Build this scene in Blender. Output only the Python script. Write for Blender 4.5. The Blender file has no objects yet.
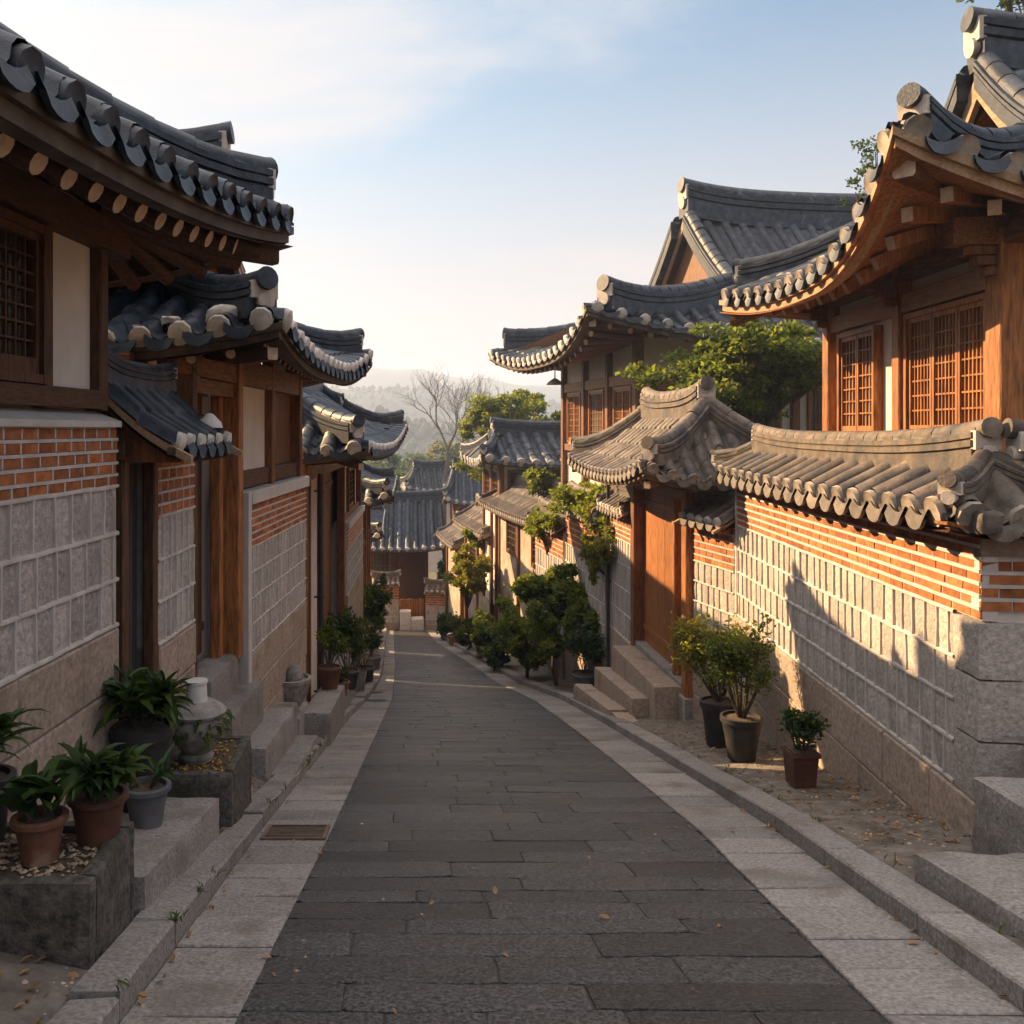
import bpy, bmesh, math, random
from mathutils import Vector, Matrix, noise
R = math.radians
rnd = random.Random(7)
SC = bpy.context.scene
COL = SC.collection

# ------------------------------------------------------------------ camera, sky, sun, exposure
EL, AZ, HAZE = 25.5, 37.0, .0010          # sun height; sun stands to the left (-X), AZ degrees forward (+Y)
cam_d = bpy.data.cameras.new("camera"); cam = bpy.data.objects.new("camera", cam_d); COL.objects.link(cam)
cam.location = (0, 0, 0); cam.rotation_euler = (R(90), 0, 0)
cam_d.sensor_width = 36; cam_d.lens = 36 * 900 / 1024
cam_d.shift_x = 104 / 1024; cam_d.shift_y = -82 / 1024
cam_d.clip_start = 0.05; cam_d.clip_end = 12000
SC.camera = cam
sun_dir = Vector((-math.cos(R(AZ)) * math.cos(R(EL)), math.sin(R(AZ)) * math.cos(R(EL)), math.sin(R(EL))))
sl = bpy.data.lights.new("sun", 'SUN'); sun = bpy.data.objects.new("sun", sl); COL.objects.link(sun)
sl.energy = 5.0; sl.angle = R(0.55); sl.color = (1.0, 0.655, 0.335)
sun.rotation_euler = sun_dir.to_track_quat('Z', 'Y').to_euler()
W = bpy.data.worlds.new("World"); SC.world = W; W.use_nodes = True
def build_world():
    nt = W.node_tree; N = nt.nodes; N.clear(); L = nt.links.new
    out = N.new('ShaderNodeOutputWorld'); bg = N.new('ShaderNodeBackground')
    sky = N.new('ShaderNodeTexSky'); sky.sky_type = 'NISHITA'; sky.sun_disc = False
    sky.sun_elevation = R(EL); sky.sun_rotation = R(AZ - 90)
    sky.air_density = 1.0; sky.dust_density = 1.6; sky.ozone_density = 1.0; sky.altitude = 60
    tc = N.new('ShaderNodeTexCoord'); sep = N.new('ShaderNodeSeparateXYZ'); L(tc.outputs['Generated'], sep.inputs[0])
    tint = N.new('ShaderNodeMixRGB'); tint.blend_type = 'MULTIPLY'; tint.inputs[0].default_value = 1; tint.inputs[2].default_value = (.145, .345, .40, 1); L(sky.outputs[0], tint.inputs[1])
    # thin cloud sheet: direction projected on a flat layer overhead
    zz = N.new('ShaderNodeMath'); zz.operation = 'ADD'; zz.inputs[1].default_value = 0.22; L(sep.outputs['Z'], zz.inputs[0])
    dx = N.new('ShaderNodeMath'); dx.operation = 'DIVIDE'; L(sep.outputs['X'], dx.inputs[0]); L(zz.outputs[0], dx.inputs[1])
    dy = N.new('ShaderNodeMath'); dy.operation = 'DIVIDE'; L(sep.outputs['Y'], dy.inputs[0]); L(zz.outputs[0], dy.inputs[1])
    cb = N.new('ShaderNodeCombineXYZ'); L(dx.outputs[0], cb.inputs[0]); L(dy.outputs[0], cb.inputs[1])
    mp = N.new('ShaderNodeMapping'); mp.inputs['Scale'].default_value = (0.9, 1.5, 1); mp.inputs['Location'].default_value = (3.35, 0.4, 0)
    mp.inputs['Rotation'].default_value = (0, 0, R(-24)); L(cb.outputs[0], mp.inputs[0])
    nz = N.new('ShaderNodeTexNoise'); nz.inputs['Scale'].default_value = 0.85; nz.inputs['Detail'].default_value = 8; nz.inputs['Roughness'].default_value = 0.56
    nz.inputs['Distortion'].default_value = 0.5; L(mp.outputs[0], nz.inputs['Vector'])
    # more cloud towards -X (the left)
    bias = N.new('ShaderNodeMath'); bias.operation = 'MULTIPLY_ADD'; bias.inputs[1].default_value = -0.30; bias.inputs[2].default_value = 0.03; L(sep.outputs['X'], bias.inputs[0])
    ad = N.new('ShaderNodeMath'); ad.operation = 'ADD'; L(nz.outputs[0], ad.inputs[0]); L(bias.outputs[0], ad.inputs[1])
    rp = N.new('ShaderNodeValToRGB'); rp.color_ramp.elements[0].position = 0.44; rp.color_ramp.elements[1].position = 0.74
    rp.color_ramp.interpolation = 'EASE'; L(ad.outputs[0], rp.inputs[0])
    mul = N.new('ShaderNodeMath'); mul.operation = 'MULTIPLY'; mul.inputs[1].default_value = 0.85; L(rp.outputs[0], mul.inputs[0])
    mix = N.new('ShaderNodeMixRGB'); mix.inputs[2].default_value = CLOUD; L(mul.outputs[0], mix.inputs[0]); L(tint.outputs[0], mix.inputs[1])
    # pale warm air low over the hills
    hr = N.new('ShaderNodeMapRange'); hr.inputs[1].default_value = 0.0; hr.inputs[2].default_value = 0.50; hr.inputs[3].default_value = 0.97; hr.inputs[4].default_value = 0.0
    hr.interpolation_type = 'SMOOTHSTEP'; L(sep.outputs['Z'], hr.inputs[0])
    mix2 = N.new('ShaderNodeMixRGB'); mix2.inputs[2].default_value = LOWAIR; L(hr.outputs[0], mix2.inputs[0]); L(mix.outputs[0], mix2.inputs[1])
    # bright warm fill light added overhead, above the view, to lift the shaded street
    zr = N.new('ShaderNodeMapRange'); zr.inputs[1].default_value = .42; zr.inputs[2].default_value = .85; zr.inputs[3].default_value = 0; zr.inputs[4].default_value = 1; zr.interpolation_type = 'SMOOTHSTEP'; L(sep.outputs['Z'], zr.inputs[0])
    mix3 = N.new('ShaderNodeMixRGB'); mix3.inputs[2].default_value = OVERHEAD_FILL; L(zr.outputs[0], mix3.inputs[0]); L(mix2.outputs[0], mix3.inputs[1])
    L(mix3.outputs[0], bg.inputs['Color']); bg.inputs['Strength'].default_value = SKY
    L(bg.outputs[0], out.inputs[0])
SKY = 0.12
CLOUD = (2.14, 2.03, 2.0, 1); LOWAIR = (2.15, 1.80, 1.69, 1); OVERHEAD_FILL = (4.5, 4.1, 3.95, 1)
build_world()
SC.view_settings.view_transform = 'Standard'; SC.view_settings.look = 'None'
SC.view_settings.exposure = 1.82; SC.view_settings.gamma = 1.0; SC.view_settings.use_curve_mapping = False
SC.render.engine = 'CYCLES'
SC.cycles.use_denoising = True; SC.cycles.max_bounces = 8; SC.cycles.diffuse_bounces = 5; SC.cycles.transparent_max_bounces = 6
SC.cycles.volume_bounces = 0; SC.cycles.sample_clamp_indirect = 6; SC.cycles.caustics_reflective = False; SC.cycles.caustics_refractive = False

# ------------------------------------------------------------------ materials
MATS = {}
def nodes_of(name):
    m = bpy.data.materials.new(name); m.use_nodes = True; MATS[name] = m
    nt = m.node_tree; b = nt.nodes['Principled BSDF']; return m, nt, nt.nodes, nt.links.new, b
def mat(name, c1, c2, scale=6, rough=.8, bump=.3, bscale=40, stretch=(1, 1, 1), island=.0, spec=.3, spots=None, detail=6, bdist=.01, lo=.3, hi=.7):
    """two-tone noise colour, per-piece brightness, optional second set of spots (colour, scale, lo, hi), fine bump"""
    m, nt, N, L, b = nodes_of(name)
    tc = N.new('ShaderNodeTexCoord'); mp = N.new('ShaderNodeMapping'); mp.inputs['Scale'].default_value = stretch; L(tc.outputs['Object'], mp.inputs[0])
    nz = N.new('ShaderNodeTexNoise'); nz.inputs['Scale'].default_value = scale; nz.inputs['Detail'].default_value = detail; nz.inputs['Roughness'].default_value = .62; L(mp.outputs[0], nz.inputs['Vector'])
    rp = N.new('ShaderNodeValToRGB'); e = rp.color_ramp.elements; e[0].position = lo; e[1].position = hi; e[0].color = (*c1, 1); e[1].color = (*c2, 1); L(nz.outputs[0], rp.inputs[0])
    col = rp.outputs[0]
    if island:
        geo = N.new('ShaderNodeNewGeometry'); mr = N.new('ShaderNodeMapRange'); mr.inputs[3].default_value = 1 - island; mr.inputs[4].default_value = 1 + island; L(geo.outputs['Random Per Island'], mr.inputs[0])
        hs = N.new('ShaderNodeHueSaturation'); L(mr.outputs[0], hs.inputs['Value']); L(col, hs.inputs['Color']); col = hs.outputs[0]
    if spots:
        sc, ss, lo2, hi2 = spots
        n2 = N.new('ShaderNodeTexNoise'); n2.inputs['Scale'].default_value = ss; n2.inputs['Detail'].default_value = 5; L(tc.outputs['Object'], n2.inputs['Vector'])
        mr2 = N.new('ShaderNodeMapRange'); mr2.inputs[1].default_value = lo2; mr2.inputs[2].default_value = hi2; L(n2.outputs[0], mr2.inputs[0])
        mx = N.new('ShaderNodeMixRGB'); mx.inputs[2].default_value = (*sc, 1); L(mr2.outputs[0], mx.inputs[0]); L(col, mx.inputs[1]); col = mx.outputs[0]
    L(col, b.inputs['Base Color']); b.inputs['Roughness'].default_value = rough; b.inputs['Specular IOR Level'].default_value = spec
    if bump:
        nb = N.new('ShaderNodeTexNoise'); nb.inputs['Scale'].default_value = bscale; nb.inputs['Detail'].default_value = 6; nb.inputs['Roughness'].default_value = .65; L(mp.outputs[0], nb.inputs['Vector'])
        bp = N.new('ShaderNodeBump'); bp.inputs['Strength'].default_value = bump; bp.inputs['Distance'].default_value = bdist; L(nb.outputs[0], bp.inputs['Height']); L(bp.outputs[0], b.inputs['Normal'])
    return m
def leaf_mat(name, c1, c2, trans=.35, rough=.5, lum=.35):
    m, nt, N, L, b = nodes_of(name)
    geo = N.new('ShaderNodeNewGeometry'); tc = N.new('ShaderNodeTexCoord')
    nz = N.new('ShaderNodeTexNoise'); nz.inputs['Scale'].default_value = 2.2; nz.inputs['Detail'].default_value = 3; L(tc.outputs['Object'], nz.inputs['Vector'])
    ad = N.new('ShaderNodeMath'); ad.operation = 'MULTIPLY_ADD'; ad.inputs[1].default_value = .55; L(geo.outputs['Random Per Island'], ad.inputs[0])
    sb = N.new('ShaderNodeMath'); sb.operation = 'SUBTRACT'; sb.inputs[1].default_value = .27; L(nz.outputs[0], sb.inputs[0]); L(sb.outputs[0], ad.inputs[2])
    rp = N.new('ShaderNodeValToRGB'); e = rp.color_ramp.elements; e[0].position = .15; e[1].position = .85; e[0].color = (*c1, 1); e[1].color = (*c2, 1); L(ad.outputs[0], rp.inputs[0])
    L(rp.outputs[0], b.inputs['Base Color']); b.inputs['Roughness'].default_value = rough; b.inputs['Specular IOR Level'].default_value = lum
    tr = N.new('ShaderNodeBsdfTranslucent'); L(rp.outputs[0], tr.inputs[0]); mx = N.new('ShaderNodeMixShader'); mx.inputs[0].default_value = trans
    L(b.outputs[0], mx.inputs[1]); L(tr.outputs[0], mx.inputs[2]); L(mx.outputs[0], N['Material Output'].inputs[0])
    return m
mat('roof_tile', (.007, .011, .018), (.050, .062, .082), 6, .46, .6, 40, island=.40, spec=.28, spots=((.17, .165, .155), 3.2, .62, .82))
mat('roof_tile_weathered', (.052, .043, .036), (.185, .148, .118), 7, .62, .7, 40, island=.32, spots=((.05, .05, .055), 2.6, .5, .68))
mat('roof_mortar', (.34, .31, .28), (.62, .57, .52), 9, .9, .6, 25, island=.2)
mat('tile_end_warm', (.19, .16, .135), (.38, .325, .275), 9, .85, .6, 30, island=.25)
mat('ridge_mortar', (.36, .32, .28), (.60, .54, .48), 9, .9, .5, 30)
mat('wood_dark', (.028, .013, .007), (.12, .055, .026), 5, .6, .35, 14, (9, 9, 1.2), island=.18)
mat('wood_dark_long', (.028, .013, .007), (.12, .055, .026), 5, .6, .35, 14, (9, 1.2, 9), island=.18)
mat('wood_brown', (.055, .022, .009), (.25, .108, .042), 4, .55, .6, 12, (9, 9, 1.0), island=.2)
mat('wood_brown_long', (.055, .022, .009), (.25, .108, .042), 4, .55, .6, 12, (9, 1.0, 9), island=.2)
mat('wood_orange', (.10, .036, .011), (.44, .175, .056), 4, .5, .6, 12, (9, 9, 1.0), island=.25, spots=((.07, .032, .016), 1.3, .56, .85))
mat('wood_end', (.38, .27, .18), (.60, .45, .32), 14, .8, .3, 60, island=.12)
mat('wood_weathered', (.22, .135, .075), (.42, .28, .17), 4, .7, .4, 12, (9, 1.0, 9), island=.15)
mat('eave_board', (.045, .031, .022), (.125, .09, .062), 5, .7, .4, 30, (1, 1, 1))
mat('plaster', (.55, .49, .43), (.68, .62, .55), 2.2, .9, .25, 90, bdist=.004, spots=((.44, .38, .32), 1.1, .58, .9))
mat('plaster_old', (.26, .20, .15), (.50, .42, .34), 1.6, .9, .5, 30, bdist=.01, spots=((.22, .13, .08), 1.2, .5, .8))
mat('paper', (.10, .078, .06), (.20, .16, .13), 2, .9, .1, 50)
mat('dark_pane', (.012, .010, .009), (.03, .025, .02), 2, .25, .05, 10, spec=.5)
mat('coping', (.42, .39, .36), (.54, .50, .46), 4, .85, .25, 80, bdist=.004)
mat('mortar', (.42, .38, .35), (.60, .545, .505), 7, .9, .5, 60, bdist=.005, spots=((.30, .26, .225), 1.6, .55, .85))
mat('granite_stone', (.26, .23, .21), (.52, .465, .425), 26, .85, 1.0, 24, island=.20, bdist=.022, spots=((.34, .27, .22), 1.5, .55, .8))
mat('brick', (.20, .062, .022), (.45, .165, .058), 12, .85, .6, 50, island=.34, bdist=.008)
mat('granite_base', (.20, .15, .115), (.42, .34, .275), 22, .85, .9, 30, island=.10, bdist=.008, spots=((.16, .115, .085), 2.0, .54, .8))
mat('granite_grey', (.12, .11, .104), (.33, .305, .285), 42, .8, .9, 36, island=.20, bdist=.012, spots=((.105, .082, .064), 2.1, .52, .80))
mat('granite_dark', (.025, .023, .020), (.15, .135, .118), 22, .85, 1.0, 30, island=.1, bdist=.014, spots=((.05, .055, .03), 3, .5, .75))
mat('road_slab', (.007, .0076, .0088), (.132, .132, .134), 48, .34, 1.0, 44, island=.40, bdist=.024, spec=.62, spots=((.085, .072, .062), .9, .54, .9), lo=.40, hi=.74, detail=9)
mat('road_joint', (.035, .029, .025), (.075, .062, .052), 18, .95, .6, 60)
mat('soil', (.05, .036, .024), (.13, .10, .072), 24, .95, .9, 45, bdist=.02)
mat('dirt', (.085, .073, .063), (.23, .20, .172), 7, .95, .9, 32, bdist=.02, spots=((.09, .07, .05), 3, .5, .72))
mat('land', (.05, .055, .03), (.12, .11, .06), .05, .95, 0)
mat('hill', (.030, .045, .026), (.075, .085, .05), .02, .95, 0)
mat('terracotta', (.10, .042, .024), (.24, .115, .065), 7, .8, .4, 50, spots=((.42, .33, .26), 5, .56, .8))
mat('pot_brown', (.060, .026, .018), (.14, .060, .040), 6, .5, .25, 40)
mat('pot_black', (.016, .015, .015), (.045, .042, .040), 6, .5, .2, 40)
mat('pot_grey', (.075, .078, .085), (.15, .15, .155), 6, .6, .25, 40)
mat('pot_stone', (.16, .15, .135), (.36, .33, .30), 12, .9, .7, 30, bdist=.015, spots=((.10, .10, .075), 4, .5, .7))
mat('white_stone', (.50, .48, .45), (.66, .63, .6), 8, .8, .3, 60)
mat('iron', (.018, .017, .017), (.05, .046, .042), 12, .5, .2, 60, spec=.5)
mat('rust', (.075, .045, .028), (.14, .10, .075), 12, .65, .4, 60, spec=.5)
mat('brass', (.35, .25, .12), (.5, .4, .22), 12, .4, .1, 60, spec=.6)
mat('bark', (.045, .032, .022), (.13, .095, .07), 8, .9, .8, 18, (3, 3, .6), bdist=.03)
mat('bark_pale', (.10, .08, .065), (.20, .165, .14), 4, .9, .2, 18)
mat('pebble', (.20, .14, .09), (.46, .36, .26), 5, .8, .2, 80, island=.35)
mat('flowers', (.22, .07, .012), (.50, .32, .04), 12, .8, 0, island=.3)
leaf_mat('leaf_dark', (.014, .034, .009), (.060, .115, .022), .35, .46, .3)
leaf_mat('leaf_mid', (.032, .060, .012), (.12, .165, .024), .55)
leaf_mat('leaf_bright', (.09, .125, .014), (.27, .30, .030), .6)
leaf_mat('leaf_yellow', (.14, .12, .014), (.32, .26, .035), .5)
leaf_mat('leaf_dry', (.16, .085, .035), (.36, .22, .10), .2)

# ------------------------------------------------------------------ mesh builder and scene tree
ORG = {}
class MB:
    def __init__(s, M=None): s.v = []; s.f = []; s.m = []; s.M = M or Matrix(); s.flip = s.M.determinant() < 0
    def add(s, vs, fs, mi=0):
        o = len(s.v); M = s.M; s.v += [M @ Vector(p) for p in vs]
        for f in fs:
            f = tuple(o + i for i in f); s.f.append(f[::-1] if s.flip else f); s.m.append(mi)
    def hexa(s, c, mi=0):      # 8 corners: bottom loop then top loop
        s.add(c, [(3, 2, 1, 0), (4, 5, 6, 7), (0, 1, 5, 4), (1, 2, 6, 5), (2, 3, 7, 6), (3, 0, 4, 7)], mi)
    def box(s, x0, x1, y0, y1, z0, z1, mi=0):
        s.hexa([(x0, y0, z0), (x1, y0, z0), (x1, y1, z0), (x0, y1, z0), (x0, y0, z1), (x1, y0, z1), (x1, y1, z1), (x0, y1, z1)], mi)
    def cbox(s, x0, x1, y0, y1, z0, z1, c=.01, mi=0, jit=0, top=None):
        """box with chamfered edges; z1 may vary (top(x,y))"""
        vs = []; 
        def q(x, y, z): return (x + rnd.uniform(-jit, jit), y + rnd.uniform(-jit, jit), z + rnd.uniform(-jit, jit))
        def tz(x, y): return top(x, y) if top else z1
        b0 = [(x0 + c, y0), (x1 - c, y0), (x1, y0 + c), (x1, y1 - c), (x1 - c, y1), (x0 + c, y1), (x0, y1 - c), (x0, y0 + c)]
        t1 = [(x0 + c, y0 + c), (x1 - c, y0 + c), (x1 - c, y0 + c), (x1 - c, y1 - c), (x1 - c, y1 - c), (x0 + c, y1 - c), (x0 + c, y1 - c), (x0 + c, y0 + c)]
        for (x, y) in b0: vs.append(q(x, y, z0))
        for (x, y) in b0: vs.append(q(x, y, tz(x, y) - c))
        tt = [q(x0 + c, y0 + c, tz(x0, y0)), q(x1 - c, y0 + c, tz(x1, y0)), q(x1 - c, y1 - c, tz(x1, y1)), q(x0 + c, y1 - c, tz(x0, y1))]
        vs += tt
        fs = [tuple(range(7, -1, -1))]
        for i in range(8): j = (i + 1) % 8; fs.append((i, j, 8 + j, 8 + i))
        fs += [(8, 9, 17, 16), (9, 10, 17), (10, 11, 18, 17), (11, 12, 18), (12, 13, 19, 18), (13, 14, 19), (14, 15, 16, 19), (15, 8, 16), (16, 17, 18, 19)]
        s.add(vs, fs, mi)
    def rock(s, x0, x1, y0, y1, z0, z1, c=.025, mi=0, amp=.008, step=.07, top=None, seed=0):
        """hewn block: finely divided box with worn rounded edges and an uneven face"""
        nx, ny, nz = (max(2, int((b - a) / step)) for a, b in ((x0, x1), (y0, y1), (z0, z1))); key = {}; vs = []; fs = []
        def V(i, j, k):
            if (i, j, k) in key: return key[(i, j, k)]
            p = Vector((x0 + (x1 - x0) * i / nx, y0 + (y1 - y0) * j / ny, z0 + (z1 - z0) * k / nz))
            q = Vector((min(max(p.x, x0 + c), x1 - c), min(max(p.y, y0 + c), y1 - c), min(max(p.z, z0 + c), z1 - c))); d = p - q
            e = sum(1 for a in (d.x, d.y, d.z) if abs(a) > 1e-5)
            dn = d.normalized() if d.length > 0 else Vector((0, 0, 1)); chip = max(0, noise.noise(p * 3.1 + Vector((seed, 2, 0))) - .15) * c * 1.6 if e > 1 else 0
            w = q + dn * (c - chip) + dn * amp * (noise.noise(p * 5 + Vector((seed, 0, 0))) + .5 * noise.noise(p * 17))
            if top: w.z += (top(p.x, p.y) - z1) * (k / nz)
            key[(i, j, k)] = len(vs); vs.append(w); return key[(i, j, k)]
        for j in range(ny):
            for k in range(nz): fs.append((V(0, j, k), V(0, j, k + 1), V(0, j + 1, k + 1), V(0, j + 1, k))); fs.append((V(nx, j, k), V(nx, j + 1, k), V(nx, j + 1, k + 1), V(nx, j, k + 1)))
        for i in range(nx):
            for k in range(nz): fs.append((V(i, 0, k), V(i + 1, 0, k), V(i + 1, 0, k + 1), V(i, 0, k + 1))); fs.append((V(i, ny, k), V(i, ny, k + 1), V(i + 1, ny, k + 1), V(i + 1, ny, k)))
            for j in range(ny): fs.append((V(i, j, nz), V(i + 1, j, nz), V(i + 1, j + 1, nz), V(i, j + 1, nz)))
        s.add(vs, fs, mi)
    def beam(s, p, q, w, h, mi=0, up=(0, 0, 1), taper=1.0, mi_end=None):
        p = Vector(p); q = Vector(q); d = (q - p).normalized(); u = Vector(up); sd = d.cross(u)
        if sd.length < 1e-4: sd = Vector((1, 0, 0))
        sd.normalize(); u = sd.cross(d)
        c = []
        for (o, k) in ((p, 1), (q, taper)):
            c.append([o + sd * w / 2 * k * a + u * h / 2 * k * b for a, b in ((-1, -1), (1, -1), (1, 1), (-1, 1))])
        s.add(c[0] + c[1], [(0, 1, 5, 4), (1, 2, 6, 5), (2, 3, 7, 6), (3, 0, 4, 7)], mi)
        s.add(c[0], [(3, 2, 1, 0)], mi); s.add(c[1], [(0, 1, 2, 3)], mi if mi_end is None else mi_end)
    def tube(s, pts, rad, n=8, mi=0, caps=True, mi_end=None):
        pts = [Vector(p) for p in pts]; k = len(pts)
        if not isinstance(rad, (list, tuple)): rad = [rad] * k
        vs = []; prev = None
        for i, p in enumerate(pts):
            d = (pts[min(i + 1, k - 1)] - pts[max(i - 1, 0)]).normalized()
            a = prev if prev is not None else (Vector((0, 0, 1)) if abs(d.z) < .9 else Vector((1, 0, 0)))
            x = (a - d * a.dot(d)); x = x.normalized() if x.length > 1e-5 else d.orthogonal().normalized(); prev = x; y = d.cross(x)
            for j in range(n): t = 2 * math.pi * j / n; vs.append(p + (x * math.cos(t) + y * math.sin(t)) * rad[i])
        fs = []
        for i in range(k - 1):
            for j in range(n): j2 = (j + 1) % n; fs.append((i * n + j, i * n + j2, i * n + n + j2, i * n + n + j))
        s.add(vs, fs, mi)
        if caps:
            s.add(vs[:n], [tuple(range(n - 1, -1, -1))], mi); s.add(vs[-n:], [tuple(range(n))], mi if mi_end is None else mi_end)
    def lathe(s, prof, n=24, mi=0, c=(0, 0, 0), wob=0):
        vs = []; fs = []
        for (r, z) in prof:
            for j in range(n):
                t = 2 * math.pi * j / n; k = 1 + wob * math.sin(3 * t + z * 9)
                vs.append((c[0] + r * k * math.cos(t), c[1] + r * k * math.sin(t), c[2] + z))
        for i in range(len(prof) - 1):
            for j in range(n): j2 = (j + 1) % n; fs.append((i * n + j, i * n + j2, i * n + n + j2, i * n + n + j))
        s.add(vs, fs, mi)
        if prof[0][0] > .001: s.add(vs[:n], [tuple(range(n - 1, -1, -1))], mi)
        if prof[-1][0] > .001: s.add(vs[-n:], [tuple(range(n))], mi)
    def sweep(s, prof, path, mi=0, closed=True, caps=True, sides=None):
        """profile of (side, up) swept along path with up = world Z; sides = list of side vectors"""
        path = [Vector(p) for p in path]; k = len(path); n = len(prof); vs = []
        for i, p in enumerate(path):
            if sides: sd = Vector(sides[i])
            else:
                d = path[min(i + 1, k - 1)] - path[max(i - 1, 0)]; d.z = 0; d.normalize(); sd = Vector((d.y, -d.x, 0))
            for (a, h) in prof: vs.append(p + sd * a + Vector((0, 0, h)))
        fs = []
        for i in range(k - 1):
            for j in range(n if closed else n - 1): j2 = (j + 1) % n; fs.append((i * n + j, i * n + n + j, i * n + n + j2, i * n + j2))
        s.add(vs, fs, mi)
        if caps and closed: s.add(vs[:n], [tuple(range(n))], mi); s.add(vs[-n:], [tuple(range(n - 1, -1, -1))], mi)
    def build(s, name, mats, parent=None, smooth=40, origin=None):
        me = bpy.data.meshes.new(name); o = bpy.data.objects.new(name, me)
        og = Vector(origin) if origin is not None else (ORG[parent.name].copy() if parent else Vector())
        ORG[o.name] = og
        me.from_pydata([tuple(v - og) for v in s.v], [], s.f)
        for m in ([mats] if isinstance(mats, str) else mats): me.materials.append(MATS[m])
        me.polygons.foreach_set('material_index', s.m)
        if smooth: me.shade_smooth(); me.set_sharp_from_angle(angle=R(smooth))
        me.update(); COL.objects.link(o)
        if parent: o.parent = parent; o.location = og - ORG[parent.name]
        else: o.location = og
        return o
def thing(name, label, cat, loc=(0, 0, 0), group=None):
    o = bpy.data.objects.new(name, None); COL.objects.link(o); o.location = loc; ORG[o.name] = Vector(loc); o.empty_display_size = .2
    o['label'] = label; o['category'] = cat
    if group: o['group'] = group
    return o
def tag(o, label, cat, group=None, kind=None):
    if label: o['label'] = label
    if cat: o['category'] = cat
    if group: o['group'] = group
    if kind: o['kind'] = kind
    return o
def struct(o): o['kind'] = 'structure'; return o
def copy_thing(root, loc, rz, label, group=None, scale=1):
    def cp(o, parent):
        c = o.copy(); COL.objects.link(c)
        if parent: c.parent = parent
        for ch in o.children: cp(ch, c)
        return c
    r = cp(root, None); r.location = loc; r.rotation_euler = (0, 0, rz); r.scale = (scale,) * 3; r['label'] = label
    if group: r['group'] = group
    return r
def put(root, loc, rz=0, scale=1): root.location = loc; root.rotation_euler = (0, 0, rz); root.scale = (scale,) * 3; return root
def interp(tab, x):
    if x <= tab[0][0]: (a, b), (c, d) = tab[0], tab[1]
    elif x >= tab[-1][0]: (a, b), (c, d) = tab[-2], tab[-1]
    else:
        for (a, b), (c, d) in zip(tab, tab[1:]):
            if a <= x <= c: break
    return b + (d - b) * (x - a) / (c - a)
def frame(p0, p1, side):
    """facade frame: x along p0->p1 (plan), y out of the wall (side=+1 right of the run, -1 left of it), z up"""
    a = Vector((p0[0], p0[1], 0)); d = Vector((p1[0], p1[1], 0)) - a; ln = d.length; d.normalize(); n = Vector((d.y, -d.x, 0)) * side
    M = Matrix(((d.x, n.x, 0, a.x), (d.y, n.y, 0, a.y), (0, 0, 1, 0), (0, 0, 0, 1))); return M, ln
def axes(o, eu, ev=None):
    eu = Vector(eu).normalized(); ev = Vector(ev).normalized() if ev else Vector((-eu.y, eu.x, 0))
    return Matrix(((eu.x, ev.x, 0, o[0]), (eu.y, ev.y, 0, o[1]), (0, 0, 1, o[2]), (0, 0, 0, 1)))

# street profile
def rz(y):
    if y <= 25: return -1.7 - .2133 * y
    if y <= 60: return -7.03 - .16 * (y - 25)
    if y <= 160: return -12.63 - .08 * (y - 60)
    return -20.63
RL = [(-6, -.85), (2, -.76), (3.8, -.73), (7.4, -.62), (19.6, -.35), (30, -.42), (50, -.8), (60, -1.0)]
RR = [(-6, 1.9), (2, 2.0), (3.8, 2.04), (5.5, 2.2), (7.4, 2.38), (10.6, 2.50), (15, 2.66), (19.6, 2.74), (25, 2.5), (30, 2.13), (40, 1.25), (50, .95), (60, .8)]
def PL(y): return interp(RL, y) - interp([(-6, .48), (4, .49), (7.4, .58), (16, .60), (26, .40), (60, .35)], y)     # outer edge of left paving
def PR(y): return interp(RR, y) + interp([(-6, .62), (20, .62), (30, .5), (60, .4)], y)
KL = .23; KR = .27
WL = [(-6, -3.35), (4.9, -2.26), (6.5, -2.1), (7.3, -2.1), (13.7, -1.62), (14.6, -1.64), (26, -1.34), (32, -1.45), (60, -1.9)]
WR = [(-6, 5.6), (6.2, 5.0), (6.4, 4.07), (12.9, 4.72), (13.0, 4.52), (17.6, 4.5), (20, 4.5), (30, 3.6), (40, 2.9), (60, 2.0)]
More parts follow.
